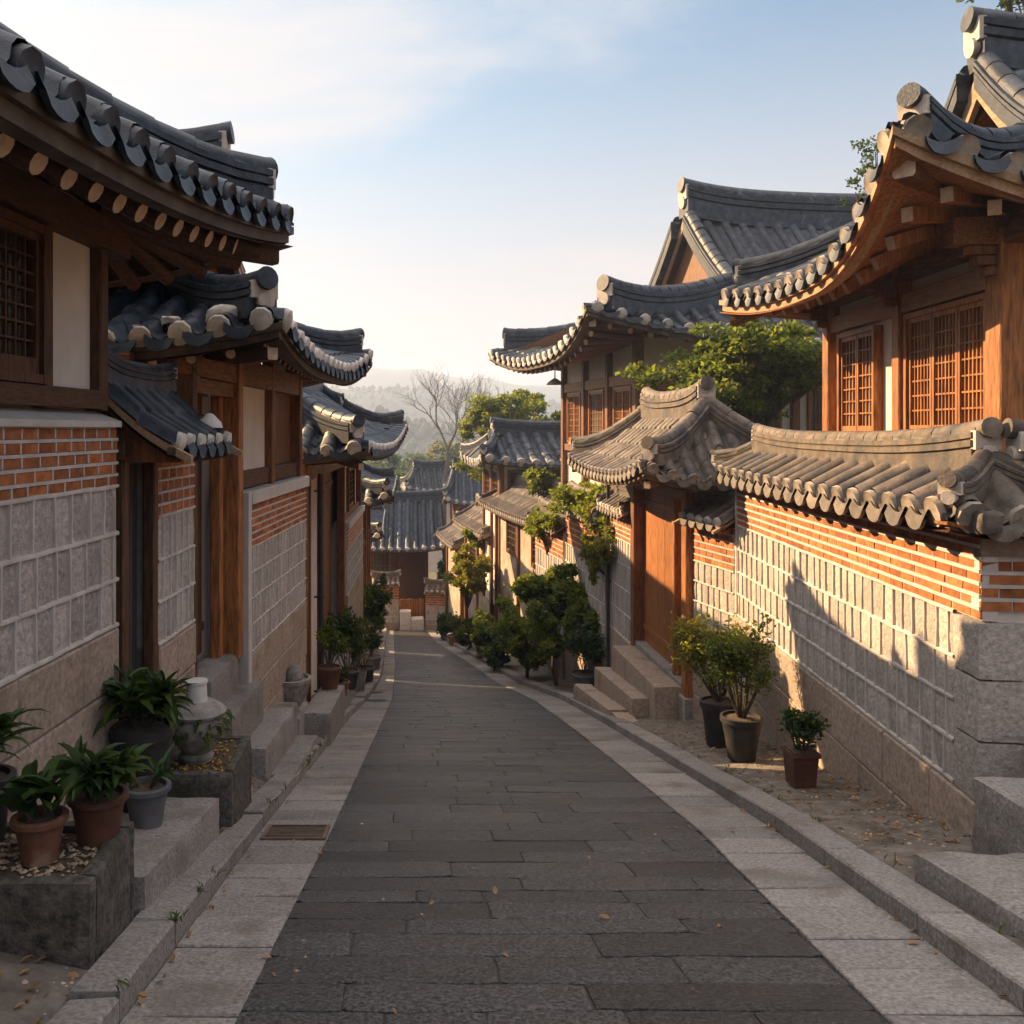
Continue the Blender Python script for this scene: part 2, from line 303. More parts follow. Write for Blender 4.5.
# ------------------------------------------------------------------ ground, road, paving, kerbs
def ground():
    ys = [-60, -20, -6] + [i * .5 for i in range(-8, 130)] + [70, 80, 95, 110, 130, 160, 200, 260, 340, 500, 900, 1560]
    rows = []
    for y in ys:
        yy = max(-6, min(60, y)); b = rz(max(y, -6) if y > -20 else y)
        wl, wr = interp(WL, yy), interp(WR, yy); kl0 = PL(yy) - KL; kr0 = PR(yy) + KR; rl, rr = interp(RL, yy), interp(RR, yy)
        near = 1 if y < 62 else max(0, 1 - (y - 62) / 40)
        up_l, up_r = .55 * near, .9 * near
        nz = lambda x: .02 * noise.noise((x * 3, y * 2.1, 0)) * near
        row = [(-1560, -2), (-300, -2), (-60, up_l - .6), (-12, up_l), (wl - .6, up_l), (wl - .05, .34 * near), (wl + .02, .32 * near), (wl * .6 + kl0 * .4, .22 * near), (kl0 - .02, .10 * near), (kl0 + .04, .03 * near), (PL(yy), -.07 * near),
               ((rl + rr) / 2, -.07 * near), (PR(yy), -.07 * near), (kr0 - .04, .03 * near), (kr0 + .02, .10 * near), (kr0 * .5 + wr * .5, .13 * near), (wr - .02, .16 * near), (wr + .3, .2 * near), (wr + .6, up_r), (wr + 2.5, 2.3 * near), (15, 2.6 * near), (60, 2.6 * near), (300, -2), (1560, -2)]
        rows.append([(x, y, b + z + nz(x)) for x, z in row])
    m = MB(); n = len(rows[0])
    for r in rows: m.v += [Vector(p) for p in r]
    for i in range(len(rows) - 1):
        for j in range(n - 1):
            m.f.append((i * n + j, i * n + j + 1, i * n + n + j + 1, i * n + n + j)); m.m.append(0 if ys[i] < 62 and 3 < j < 19 else 1)
    struct(m.build('ground', ['dirt', 'land'], smooth=60))
ground()

def road():
    m = MB()
    # bed with brown dirt in the joints
    ys = [-6 + i * .5 for i in range(0, 132)]
    vs = []; fs = []
    for i, y in enumerate(ys):
        vs += [(interp(RL, y) + .01, y, rz(y) - .010), (interp(RR, y) - .01, y, rz(y) - .010)]
        if i: k = 2 * i; fs.append((k - 2, k - 1, k + 1, k))
    m.add(vs, fs, 1)
    y = -4.0
    r = random.Random(21)
    row = 0
    wav = lambda x, k: (.022 if y < 22 else .01) * noise.noise((x * 1.7, k * 7.3, 0)) + .007 * noise.noise((x * 9, k * 7.3, 4))
    while y < 40:
        row += 1
        dpt = r.choice([.24, .30, .34, .38, .42, .28]) * (1 if y < 22 else 1.5); y1 = y + dpt
        x0, x1 = interp(RL, y), interp(RR, y)
        cuts = [0]; 
        while cuts[-1] < 1: cuts.append(cuts[-1] + r.uniform(.14, .55))
        cuts[-1] = 1
        if len(cuts) > 2 and cuts[-1] - cuts[-2] < .1: cuts.pop(-2)
        for c0, c1 in zip(cuts, cuts[1:]):
            a0 = x0 + (x1 - x0) * c0; a1 = x0 + (x1 - x0) * c1
            g = .0028; gx = r.uniform(.0015, .008)
            wid = a1 - a0; nseg = max(4, int(wid / .06)); out = []
            sd = r.random() * 99; amp = .016 if y < 22 else .008
            rc = r.uniform(.012, .05)
            L0 = a0 + (gx if c0 > 0 else 0); L1 = a1 - (gx if c1 < 1 else 0)
            for k in range(nseg + 1):
                t = k / nseg; x = L0 + (L1 - L0) * t; e = rc * .5 * (max(0, 1 - min(t, 1 - t) * wid / rc) ** 2)
                out.append((x, y + g + e + wav(x, row)))
            for k in range(1, 3):
                t = k / 3; out.append((L1 + (amp if c1 < 1 else 0) * noise.noise((t * 3, sd, 5)), y + g + (dpt - 2 * g) * t)) if k < 3 else None
            for k in range(nseg, -1, -1):
                t = k / nseg; x = L0 + (L1 - L0) * t; e = rc * .5 * (max(0, 1 - min(t, 1 - t) * wid / rc) ** 2)
                out.append((x, y1 - g - e + wav(x, row + 1)))
            for k in range(2, 0, -1):
                t = k / 3; out.append((L0 + (amp if c0 > 0 else 0) * noise.noise((t * 3, sd, 7)), y + g + (dpt - 2 * g) * t))
            dz = r.uniform(-.003, .003); cx = sum(p[0] for p in out) / len(out); cy = sum(p[1] for p in out) / len(out); tx, ty = r.uniform(-.006, .006), r.uniform(-.006, .006)
            nn = len(out); vs = []
            for (lev, ins) in ((-.03, 0), (-.004, .0), (0, .010)):
                for (x, yy) in out:
                    dx, dy = cx - x, cy - yy; ln = math.hypot(dx, dy) + 1e-6; k = min(ins / ln, .4)
                    X, Y = x + dx * k, yy + dy * k; vs.append((X, Y, rz(Y) + dz + lev + tx * (X - cx) + ty * (Y - cy)))
            fs = []
            for lv in range(2):
                for i in range(nn): j = (i + 1) % nn; fs.append((lv * nn + i, lv * nn + j, lv * nn + nn + j, lv * nn + nn + i))
            fs.append(tuple(range(2 * nn, 3 * nn)))
            m.add(vs, fs, 0)
        y = y1
    # far plain surface
    vs = []; fs = []
    for i, y in enumerate([40 + k * .5 for k in range(0, 41)]):
        vs += [(interp(RL, y), y, rz(y)), (interp(RR, y), y, rz(y))]
        if i: k = 2 * i; fs.append((k - 2, k - 1, k + 1, k))
    m.add(vs, fs, 0)
    struct(m.build('road', ['road_slab', 'road_joint'], smooth=30))
road()

def strip(name, inner, outer, zoff, step, matn, jit=.003, hgt=.1, seed=3, ymax=52, gap=.006, dz=.004, y0=-4, c=.006):
    r = random.Random(seed); m = MB(); y = y0
    while y < ymax:
        d = step * r.uniform(.82, 1.2) * (1 if y < 20 else 1.4); y1 = y + d; q = r.uniform(-dz, dz); g = gap
        xi0, xi1, xo0, xo1 = inner(y), inner(y1), outer(y), outer(y1)
        a, b = min(xi0, xo0), max(xi0, xo0); a1, b1 = min(xi1, xo1), max(xi1, xo1)
        sk = r.uniform(-.01, .01); w = r.uniform(-jit, jit)
        def P(x, yy, z): return (x, yy, rz(yy) + zoff + q + z)
        B = [P(a, y + g, -hgt), P(b, y + g + sk, -hgt), P(b1, y1 - g + sk, -hgt), P(a1, y1 - g, -hgt)]
        T1 = [P(a, y + g, -c), P(b, y + g + sk, -c), P(b1, y1 - g + sk, -c), P(a1, y1 - g, -c)]
        T = [P(a + c, y + g + c, w), P(b - c, y + g + sk + c, -w), P(b1 - c, y1 - g + sk - c, w), P(a1 + c, y1 - g - c, -w)]
        m.add(B + T1 + T, [(0, 1, 5, 4), (1, 2, 6, 5), (2, 3, 7, 6), (3, 0, 4, 7), (4, 5, 9, 8), (5, 6, 10, 9), (6, 7, 11, 10), (7, 4, 8, 11), (8, 9, 10, 11)])
        y = y1
    return struct(m.build(name, matn, smooth=0))
fRL = lambda y: interp(RL, y); fRR = lambda y: interp(RR, y)
strip('pavement', lambda y: fRL(y) - .004, PL, .006, .42, 'granite_grey', seed=3, dz=.004)
strip('pavement', lambda y: fRR(y) + .004, PR, .006, .46, 'granite_grey', seed=4, dz=.003)
strip('kerb', lambda y: PL(y) - .004, lambda y: PL(y) - KL + .012 * math.sin(y * 2.1), .125, .95, 'granite_grey', seed=5, hgt=.2, dz=.022, jit=.006, gap=.008, c=.014)
strip('kerb', lambda y: PR(y) + .004, lambda y: PR(y) + KR + .008 * math.sin(y * 1.7), .125, 1.15, 'granite_grey', seed=6, hgt=.2, dz=.006, gap=.005, c=.014)

def hills():
    def hill(dist, zbase, prof, name, x0, x1, seed, depth=180):
        m = MB(); n = 160; rows = []
        for k in range(0, 9):
            t = k / 8; row = []
            for i in range(n + 1):
                x = x0 + (x1 - x0) * i / n; h = interp(prof, x / dist) * dist
                fade = math.sin(t * math.pi / 2) if k < 8 else 1
                nzv = noise.fractal((x / dist * 9 + seed, t * 2, seed), 1, 2, 6) * .013 * dist * t
                row.append((x, dist + depth * t, zbase + (h - zbase) * fade + nzv))
            rows.append(row)
        for r_ in rows: m.v += [Vector(p) for p in r_]
        for i in range(8):
            for j in range(n): m.f.append((i * (n + 1) + j, i * (n + 1) + j + 1, (i + 1) * (n + 1) + j + 1, (i + 1) * (n + 1) + j)); m.m.append(0)
        # back side down to the ground
        b = len(m.v); m.v += [Vector((p[0], p[1] + depth, zbase)) for p in rows[-1]]
        for j in range(n): m.f.append((8 * (n + 1) + j, 8 * (n + 1) + j + 1, b + j + 1, b + j)); m.m.append(0)
        struct(m.build(name, 'hill', smooth=60))
    # profile: (x/dist, z/dist): photo column 408 is x/dist = 0, row 430 is z/dist = 0
    hill(1150, -24, [(-2, .03), (-.3, .060), (-.12, .066), (-.04, .078), (.0, .080), (.04, .072), (.09, .066), (.16, .060), (.3, .05), (.6, .055), (2, .03)], 'hills', -1100, 1500, 3.1)
    hill(680, -23, [(-2, .02), (-.2, .050), (-.08, .052), (-.03, .055), (.0, .054), (.05, .048), (.10, .040), (.2, .036), (.5, .03), (2, .02)], 'hills', -600, 800, 8.4, 120)
    hill(380, -22, [(-2, .0), (-.2, .012), (-.05, .016), (.0, .004), (.05, -.004), (.1, .0), (.3, .01), (2, 0)], 'hills', -300, 500, 5.2, 70)
hills()
# ------------------------------------------------------------------ tiled roofs
def prof_t(t): return .72 * t + .28 * t * abs(t)
RIDGE = [(-.15, -.14), (-.15, 0), (-.15, .055), (-.125, .06), (-.125, .072), (-.16, .078), (-.16, .13), (-.13, .135), (-.13, .148), (-.155, .152), (-.155, .20), (-.11, .205),
         (-.10, .25), (-.065, .295), (0, .315), (.065, .295), (.10, .25), (.11, .205), (.155, .20), (.155, .152), (.13, .148), (.13, .135), (.16, .13), (.16, .078), (.125, .072), (.125, .06), (.15, .055), (.15, 0), (.15, -.14)]
def scaled(prof, kx, kz): return [(a * kx, b * kz) for a, b in prof]
class Roof:
    def __init__(s, root, M, a, b, H, ag=None, tg=1.0, lift=.4, flare=.03, pitch=.34, r=None, tile='roof_tile', end='roof_mortar', seed=1,
                 course=.34, sides=None, ridge_k=1.0, ends=True, board=.10, prof=None, sag=0.0, name='roof', under='wood_dark', bmat='eave_board', scallop=.085, hip_k=None):
        s.root, s.M, s.a, s.b, s.H = root, M, a, b, H; s.ag = a if ag is None else ag; s.tg = tg; s.e = a - s.ag
        s.lift = lift if isinstance(lift, dict) else {(p, q): lift for p in (-1, 1) for q in (-1, 1)}
        s.flare, s.p, s.r = flare, pitch, r or pitch * .30; s.rg = random.Random(seed); s.sag = sag; s.pf = prof or prof_t
        s.ridge_k = ridge_k; s.hip_k = hip_k or ridge_k; s.sides = sides or ('v-', 'v+', 'u-', 'u+'); s.scallop = scallop
        s.tiles(name, tile, end, course, ends)
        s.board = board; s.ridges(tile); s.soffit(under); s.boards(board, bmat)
        if s.e > 0 and s.tg < 1 or s.e == 0: s.gables()
    def vtop(s, u):
        au = abs(u)
        if au <= s.ag + 1e-6 or s.e <= 1e-6: return 0.0
        return s.b * (1 - s.tg * (s.a - au) / s.e)
    def utop(s, v):
        t = 1 - abs(v) / s.b
        return s.ag if t >= s.tg else s.a - s.e * t / s.tg
    def P(s, u, v, hip=False, dz=0):
        if hip: t = s.tg * (s.a - abs(u)) / s.e
        else: t = 1 - abs(v) / s.b
        q = (min(1.15, abs(u) / s.a) ** 2.6) * (min(1.15, abs(v) / s.b) ** 2.6)
        w = s.H * s.pf(t) + s.lift[(1 if u >= 0 else -1, 1 if v >= 0 else -1)] * q + s.sag * (abs(u) / s.a) ** 2 * max(0, t) + dz
        k = 1 + s.flare * q
        return Vector((u * k, v * k, w))
    def tiles(s, name, tile, end, course, ends):
        m = MB(s.M); r = s.r; p0 = s.p; rg = s.rg
        for side in s.sides:
            hip = side[0] == 'u'; sg = 1 if side[1] == '+' else -1
            if hip and s.e == 0: continue
            half = s.b if hip else s.a; n = max(2, round(2 * half / p0)); p = 2 * half / n
            na = 7 if p0 > .2 else 5
            arch = [(-r * math.cos(math.pi * k / (na - 1)), r * 1.05 * math.sin(math.pi * k / (na - 1))) for k in range(na)]
            cols = [(-p / 2, -.38 * r), (-p / 2 + (p / 2 - r) * .5, -.28 * r)] + arch + [(p / 2 - (p / 2 - r) * .5, -.28 * r), (p / 2, -.38 * r)]
            for i in range(n):
                c = -half + p * (i + .5)
                e0 = s.a if hip else s.b
                lim = s.utop(c) if hip else s.vtop(c); ln = e0 - lim
                if ln < .10: continue
                nc = max(1, round(ln / course)); vs = []; js = []
                for k in range(nc): js += [(k / nc, .020 + rg.uniform(-.006, .008)), ((k + .97) / nc, -.002), ((k + .985) / nc, -.002)]
                ox = rg.uniform(-.008, .008); tilt = rg.uniform(-.004, .004)
                kj = len(js)
                lats = [(rg.uniform(-.010, .010), rg.uniform(.94, 1.07)) for _ in range(nc)]
                for j, (t, off) in enumerate(js):
                    la, sc = lats[j // 3]
                    for (cx, ch) in cols:
                        top = ch > -.01
                        cc = c + (cx * (sc if top else 1) + (ox + la if top else 0)); cc = max(-half, min(half, cc))
                        l2 = s.utop(cc) if hip else s.vtop(cc); x = e0 + (l2 - e0) * t
                        pt = s.P(sg * x, cc, True) if hip else s.P(cc, sg * x)
                        vs.append(pt + Vector((0, 0, (ch * sc if top else ch) + off + tilt * (1 if top else 0))))
                nn = len(cols); fs = []
                fl = (sg > 0) != hip
                for j in range(kj - 1):
                    for q in range(nn - 1):
                        f = (j * nn + q, j * nn + q + 1, j * nn + nn + q + 1, j * nn + nn + q); fs.append(f[::-1] if fl else f)
                m.add(vs, fs, 0)
                # rounded end of the convex row at the eave
                cc = c + ox; base = s.P(sg * e0, cc, True) if hip else s.P(cc, sg * e0)
                outd = Vector((sg, 0, 0)) if hip else Vector((0, sg, 0)); side_d = Vector((0, 1, 0)) if hip else Vector((1, 0, 0))
                dirw = -.28
                o = (outd + Vector((0, 0, dirw))).normalized()
                upv = side_d.cross(o); upv = upv if upv.z > 0 else -upv
                k = 10; lip = end != 'roof_mortar'; R0 = r * (rg.uniform(1.0, 1.04) if lip else rg.uniform(1.0, 1.12)); bulge = .018 if lip else rg.uniform(.02, .05); cen = base + Vector((0, 0, .012))
                r1 = [cen - o * .03 + (side_d * math.cos(2 * math.pi * q / k) + upv * math.sin(2 * math.pi * q / k)) * R0 for q in range(k)]
                r2 = [cen + o * bulge * (1 if lip else .6) + (side_d * math.cos(2 * math.pi * q / k) + upv * math.sin(2 * math.pi * q / k)) * R0 * (.99 if lip else .93) for q in range(k)]
                r3 = [cen + o * bulge * (.35 if lip else 1) + (side_d * math.cos(2 * math.pi * q / k) + upv * math.sin(2 * math.pi * q / k)) * R0 * (.78 if lip else .55) for q in range(k)]
                V = r1 + r2 + r3 + [cen + o * bulge * (.7 if lip else 1.12)]
                F = []
                for q in range(k):
                    q2 = (q + 1) % k; F += [(q, q2, k + q2, k + q), (k + q, k + q2, 2 * k + q2, 2 * k + q), (2 * k + q, 2 * k + q2, 3 * k)]
                m.add(V, F, 1 if ends else 0)
                # drooping half-moon plate closing the valley beside it
                if i < n - 1 and s.scallop:
                    c2 = c + p / 2; b2 = s.P(sg * e0, c2, True) if hip else s.P(c2, sg * e0)
                    ns = 7; w = p / 2 - r * .35; A = []; B = []
                    for q in range(ns):
                        x = -1 + 2 * q / (ns - 1)
                        A.append(b2 + side_d * x * w + Vector((0, 0, -.38 * r + .5 * r * x * x + .012)))
                        B.append(b2 + side_d * x * w + outd * .035 + Vector((0, 0, -.38 * r - s.scallop * (1 - x * x) ** .6 - .004)))
                    V = [q - outd * .0 for q in A] + B + [q + outd * .028 + Vector((0, 0, .006)) for q in A] + [q + outd * .028 for q in B]; F = []
                    for q in range(ns - 1):
                        F += [(q, q + 1, ns + q + 1, ns + q), (2 * ns + q, 3 * ns + q, 3 * ns + q + 1, 2 * ns + q + 1), (q, 2 * ns + q, 2 * ns + q + 1, q + 1), (ns + q, ns + q + 1, 3 * ns + q + 1, 3 * ns + q)]
                    m.add(V, F, 0)
        s.roof = m.build(name, [tile, end], s.root, smooth=46)
    def sweepw(s, name, path, k, tile, e0=True, e1=False, kz=None, mort=.0):
        """ridge of stacked flat tiles with a round row on top, in tile-long pieces; mortar block and tile face at open ends"""
        kz = kz or k; m = MB(s.M); path = [Vector(p) for p in path]
        prof = scaled(RIDGE, k, kz); m.sweep(prof, path, 0)
        # round cover tiles of the top row, one after the other
        L = [0]
        for p, q in zip(path, path[1:]): L.append(L[-1] + (q - p).length)
        def at(d):
            d = max(0, min(L[-1], d))
            for i in range(len(L) - 1):
                if d <= L[i + 1] + 1e-6: t = (d - L[i]) / max(1e-6, L[i + 1] - L[i]); return path[i].lerp(path[i + 1], t)
            return path[-1]
        d = 0
        while d < L[-1] - .05:
            ln = .34 * s.rg.uniform(.9, 1.1); z = Vector((0, 0, .215 * kz + s.rg.uniform(-.008, .008)))
            m.tube([at(d) + z, at(d + ln) + z], [.118 * k, .108 * k], 10, 0, True); d += ln
        for flag, p, q in ((e0, path[0], path[1]), (e1, path[-1], path[-2])):
            if not flag: continue
            o = (p - q); o.z = 0; o.normalize(); sd = Vector((o.y, -o.x, 0))
            def blk(w, z0, z1, d0, d1, mi):
                c = [p + sd * x * w + o * d + Vector((0, 0, z)) for z in (z0, z1) for x, d in ((-1, d0), (1, d0), (1, d1), (-1, d1))]
                m.hexa([tuple(x) for x in c], mi)
            blk(.135 * k, .05 * kz, .215 * kz, -.03, .045, 1)
            cc = p + Vector((0, 0, .225 * kz)); m.tube([cc - o * .02, cc + o * .09 + Vector((0, 0, .015))], [.105 * k, .112 * k], 14, 0)
            cc = p + Vector((0, 0, .03 * kz)); m.tube([cc - o * .05, cc + o * .07 + Vector((0, 0, -.01))], [.085 * k, .09 * k], 10, 1)
        return m.build(name, [tile, 'ridge_mortar'], s.roof, smooth=50)
    def ridges(s, tile):
        k = s.ridge_k; ag = s.ag
        n = 14; up = .10 * k
        pts = []
        for i in range(n + 1):
            u = -ag + 2 * ag * i / n; q = abs(u / ag)
            pts.append(s.P(u, 0) + Vector((0, 0, up * q ** 3 * 1.6 + s.r * .4)))
        s.sweepw('ridge', pts, k * 1.15, tile, True, True, k * 1.45)
        if s.e > 0:
            for su in (-1, 1):
                if ('u-' if su < 0 else 'u+') not in s.sides: continue
                for sv in (-1, 1):
                    pts = []
                    for i in range(9):
                        t = .11 + (.98 - .11) * i / 8; u = s.a - s.e * t; v = s.b * (1 - s.tg * t)
                        pts.append(s.P(su * u, sv * v) + Vector((0, 0, s.r * .35 + .10 * (1 - i / 8) ** 3 * k)))
                    s.sweepw('hip_ridge', pts, s.hip_k, tile, True, False)
        if s.tg < 1 and s.e > 0:
            for su in (-1, 1):
                for sv in (-1, 1):
                    pts = [s.P(su * (ag - .02), sv * s.b * (1 - (s.tg + (1 - s.tg) * t))) + Vector((0, 0, s.r * .5 + .08 * (1 - t) ** 3)) for t in [i / 7 for i in range(-1, 7)]]
                    s.sweepw('gable_ridge', pts, k * .85, tile, True, False)
        elif s.e == 0 and ag > 1.0:
            for su in (-1, 1):
                for sv in (-1, 1):
                    pts = [s.P(su * (ag - .14), sv * s.b * (1 - t)) + Vector((0, 0, s.r * .4 + .06 * (1 - t) ** 3)) for t in [i / 7 * .95 + .06 for i in range(0, 7)]]
                    s.sweepw('gable_ridge', pts, k * .7, tile, True, False)
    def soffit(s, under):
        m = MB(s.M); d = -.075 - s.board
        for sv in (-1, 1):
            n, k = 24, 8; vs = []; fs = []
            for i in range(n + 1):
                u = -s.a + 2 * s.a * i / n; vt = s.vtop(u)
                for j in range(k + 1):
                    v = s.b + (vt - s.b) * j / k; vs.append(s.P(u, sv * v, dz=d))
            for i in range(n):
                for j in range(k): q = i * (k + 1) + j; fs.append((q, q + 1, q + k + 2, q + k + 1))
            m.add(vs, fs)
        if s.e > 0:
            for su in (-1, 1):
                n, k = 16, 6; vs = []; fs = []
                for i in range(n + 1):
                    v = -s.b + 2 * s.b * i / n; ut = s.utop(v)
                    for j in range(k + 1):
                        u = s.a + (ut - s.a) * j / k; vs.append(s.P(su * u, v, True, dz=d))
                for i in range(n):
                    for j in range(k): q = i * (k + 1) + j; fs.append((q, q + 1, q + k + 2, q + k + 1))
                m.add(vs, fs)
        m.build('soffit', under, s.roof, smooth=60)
    def eave_path(s, n=40):
        out = []
        def seg(p, q):
            for i in range(n): t = i / n; out.append((p[0] + (q[0] - p[0]) * t, p[1] + (q[1] - p[1]) * t))
        a, b = s.a, s.b
        seg((-a, -b), (a, -b)); seg((a, -b), (a, b)); seg((a, b), (-a, b)); seg((-a, b), (-a, -b)); return out
    def boards(s, h, bm):
        """curved eave board under the tile ends, all round, mitred at the corners"""
        if s.e == 0:
            m = MB(s.M)
            for sv in (-1, 1):
                pts = [s.P(-s.a + 2 * s.a * i / 24, sv * (s.b - .02)) for i in range(25)]
                m.sweep([(-.03, -.05 - h), (.03, -.05 - h), (.03, -.045), (-.03, -.045)], pts, 0)
            m.build('eave_board', bm, s.roof); return
        pts = s.eave_path(); m = MB(s.M); n = len(pts); vs = []; fs = []
        def ins(u, v, d): return (max(-s.a + d, min(s.a - d, u)), max(-s.b + d, min(s.b - d, v)))
        lay = [(.0, -.05), (.0, -.05 - h * .45), (.035, -.05 - h * .47), (.035, -.05 - h), (.14, -.05 - h), (.14, -.05)]
        K = len(lay)
        for (u, v) in pts:
            for (d, z) in lay:
                uu, vv = ins(u, v, d); q = s.P(u, v, abs(abs(u) - s.a) < 1e-6); k = 1 + s.flare * (abs(u) / s.a) ** 2.6 * (abs(v) / s.b) ** 2.6
                vs.append((uu * k, vv * k, q.z + z))
        for i in range(n):
            i2 = (i + 1) % n
            for j in range(K): j2 = (j + 1) % K; fs.append((i * K + j, i2 * K + j, i2 * K + j2, i * K + j2))
        m.add(vs, fs); m.build('eave_board', bm, s.roof, smooth=35)
    def gables(s):
        for su in (-1, 1):
            m = MB(s.M); u = su * (s.ag - min(.30, .22 * s.b)); tg = s.tg if s.e > 0 else 0.0; n = 8
            cur = [(1 - (tg + (1 - tg) * i / n)) * s.b for i in range(n + 1)]
            top = [s.P(u, v, dz=-.09) for v in cur] + [s.P(u, -v, dz=-.09) for v in cur[-2::-1]]
            zb = min(p.z for p in top) - .05
            o = Vector((-su * .05, 0, 0)); k = len(top); bot = [Vector((p.x, p.y, zb)) for p in top]
            vs = top + bot + [p + o for p in top] + [p + o for p in bot]; fs = []
            for i in range(k - 1): fs += [(i, i + 1, k + i + 1, k + i), (2 * k + i, 3 * k + i, 3 * k + i + 1, 2 * k + i + 1)]
            m.add(vs, fs); m.build('gable', 'wood_brown', s.roof)
            m = MB(s.M); u = su * (s.ag - .04)
            for sv in (-1, 1):
                pts = [s.P(u, sv * v) for v in [c + (.12 if i == 0 else 0) for i, c in enumerate(cur)]]
                bh = min(.30, .16 * s.b); m.sweep([(-.03, -bh), (.03, -bh), (.03, -.03), (-.03, -.03)], pts, 0, sides=[(1, 0, 0)] * len(pts))
            m.build('barge_board', 'wood_weathered', s.roof)
    def rafters(s, root, ov, gap=.45, rad=.062, sides=None, matn='wood_dark_long', emat='wood_end', drop=.085, inset=.16, inner=.45, square=False, u_lim=None):
        """round rafters under the eaves: one object each; near hipped corners they fan out"""
        for side in (sides or s.sides):
            hip = side[0] == 'u'; sg = 1 if side[1] == '+' else -1
            half, e0 = (s.b, s.a) if hip else (s.a, s.b)
            n = max(2, round(2 * (half - .12) / gap))
            for i in range(n + 1):
                c = -half + .12 + (2 * half - .24) * i / n
                if u_lim and not (u_lim[0] <= c <= u_lim[1]): continue
                ci = max(-(half - ov), min(half - ov, c)) if s.e > 0 else c
                if s.e > 0 and abs(c) > half - ov * .55:
                    ci = math.copysign(half - ov - .0, c); 
                if s.e > 0 and abs(c) > half - .3: continue
                x1 = e0 - inset; x0 = e0 - ov - inner if abs(ci) < half - ov - .01 else e0 - ov
                if s.e > 0:
                    lim = s.utop(ci) if hip else s.vtop(ci); x0 = max(x0, lim - .05)
                f = (lambda x, y: s.P(sg * x, y, True)) if hip else (lambda x, y: s.P(y, sg * x))
                p = f(x0, ci); q = f(x1, c); p.z -= s.board + drop + rad; q.z -= s.board + drop + rad
                m = MB(s.M)
                if square: m.beam(p, q, rad * 1.7, rad * 2.1, 0, mi_end=1)
                else: m.tube([p, (p + q) / 2 + Vector((0, 0, -.005)), q], [rad * 1.05, rad, rad * .92], 10, 0, True, mi_end=1)
                m.build('rafter', [matn, emat], root)
    def hip_rafters(s, root, ov, corners, w=.17, h=.24, matn='wood_dark_long', emat='wood_end', reach=.10):
        for su, sv in corners:
            c = s.P(su * s.a, sv * s.b); k = s.P(su * (s.a - ov), sv * (s.b - ov)) if s.b > ov else s.P(su * (s.a - ov), 0)
            a0 = Vector((su * (s.a - ov * 1.15), sv * (s.b - ov * 1.15), 0)); a0.z = s.P(a0.x, a0.y).z - .30 - s.board
            d = Vector((c.x - a0.x, c.y - a0.y, 0)); e = a0 + d * (1 - reach); e.z = c.z - .19 - s.board
            mid = a0 + d * .55; mid.z = (a0.z * .45 + e.z * .55) - .05
            m = MB(s.M); pts = [a0, a0.lerp(mid, .5), mid, mid.lerp(e, .5), e]; vs = []
            dd = d.normalized(); sd = Vector((dd.y, -dd.x, 0))
            ww = [1, 1, 1, .95, .8]; hh = [1.1, 1.1, 1, .85, .6]
            for p, a, b in zip(pts, ww, hh):
                vs += [p + sd * x * w / 2 * a + Vector((0, 0, z * h / 2 * b)) for x, z in ((-.8, -1), (.8, -1), (1, -.7), (1, 1), (-1, 1), (-1, -.7))]
            fs = []
            for i in range(4):
                for j in range(6): j2 = (j + 1) % 6; fs.append((i * 6 + j, i * 6 + j2, i * 6 + 6 + j2, i * 6 + 6 + j))
            m.add(vs, fs, 0); m.add(vs[-6:], [tuple(range(6))], 1); m.add(vs[:6], [tuple(range(5, -1, -1))], 0)
            m.build('hip_rafter', [matn, emat], root)

# ------------------------------------------------------------------ masonry, in a facade frame (x along, y out, z up)
def bricks(m, s0, s1, z0, z1, rows, bl=.22, mi=(0, 1), seed=1, raised=.010, joint=.026, zoff=None, vj=0):
    """brick courses with proud pale mortar lines; mi = (mortar, brick)"""
    r = random.Random(seed); h = (z1 - z0) / rows; zo = zoff or (lambda x: 0)
    m.box(s0, s1, -.12, -.014, z0, z1, mi[0])
    for k in range(rows):
        a = z0 + k * h + joint / 2; b = z0 + (k + 1) * h - joint / 2; x = s0 - (r.uniform(.1, .9) * bl if True else 0)
        while x < s1:
            l = bl * r.uniform(.85, 1.18); xa, xb = max(s0 + .004, x + .004), min(s1 - .004, x + l - .006)
            if xb - xa > .03: m.cbox(xa, xb, -.03, r.uniform(-.003, .006), a, b, .005, mi[1], .0015)
            x += l
            if s0 + .02 < x < s1 - .02: m.box(x - .005, x + .002, -.02, -.004, a, b, mi[0]) if not vj else m.box(x - .009, x + .005, -.02, .005, a, b, mi[0])
        if k: m.hexa([(s0, -.02, z0 + k * h - joint / 2), (s1, -.02, z0 + k * h - joint / 2), (s1, raised - .003, z0 + k * h - joint / 2), (s0, raised - .003, z0 + k * h - joint / 2),
                      (s0, -.02, z0 + k * h + joint / 2), (s1, -.02, z0 + k * h + joint / 2), (s1, raised, z0 + k * h + joint / 2 - .004), (s0, raised, z0 + k * h + joint / 2 - .004)], mi[0])
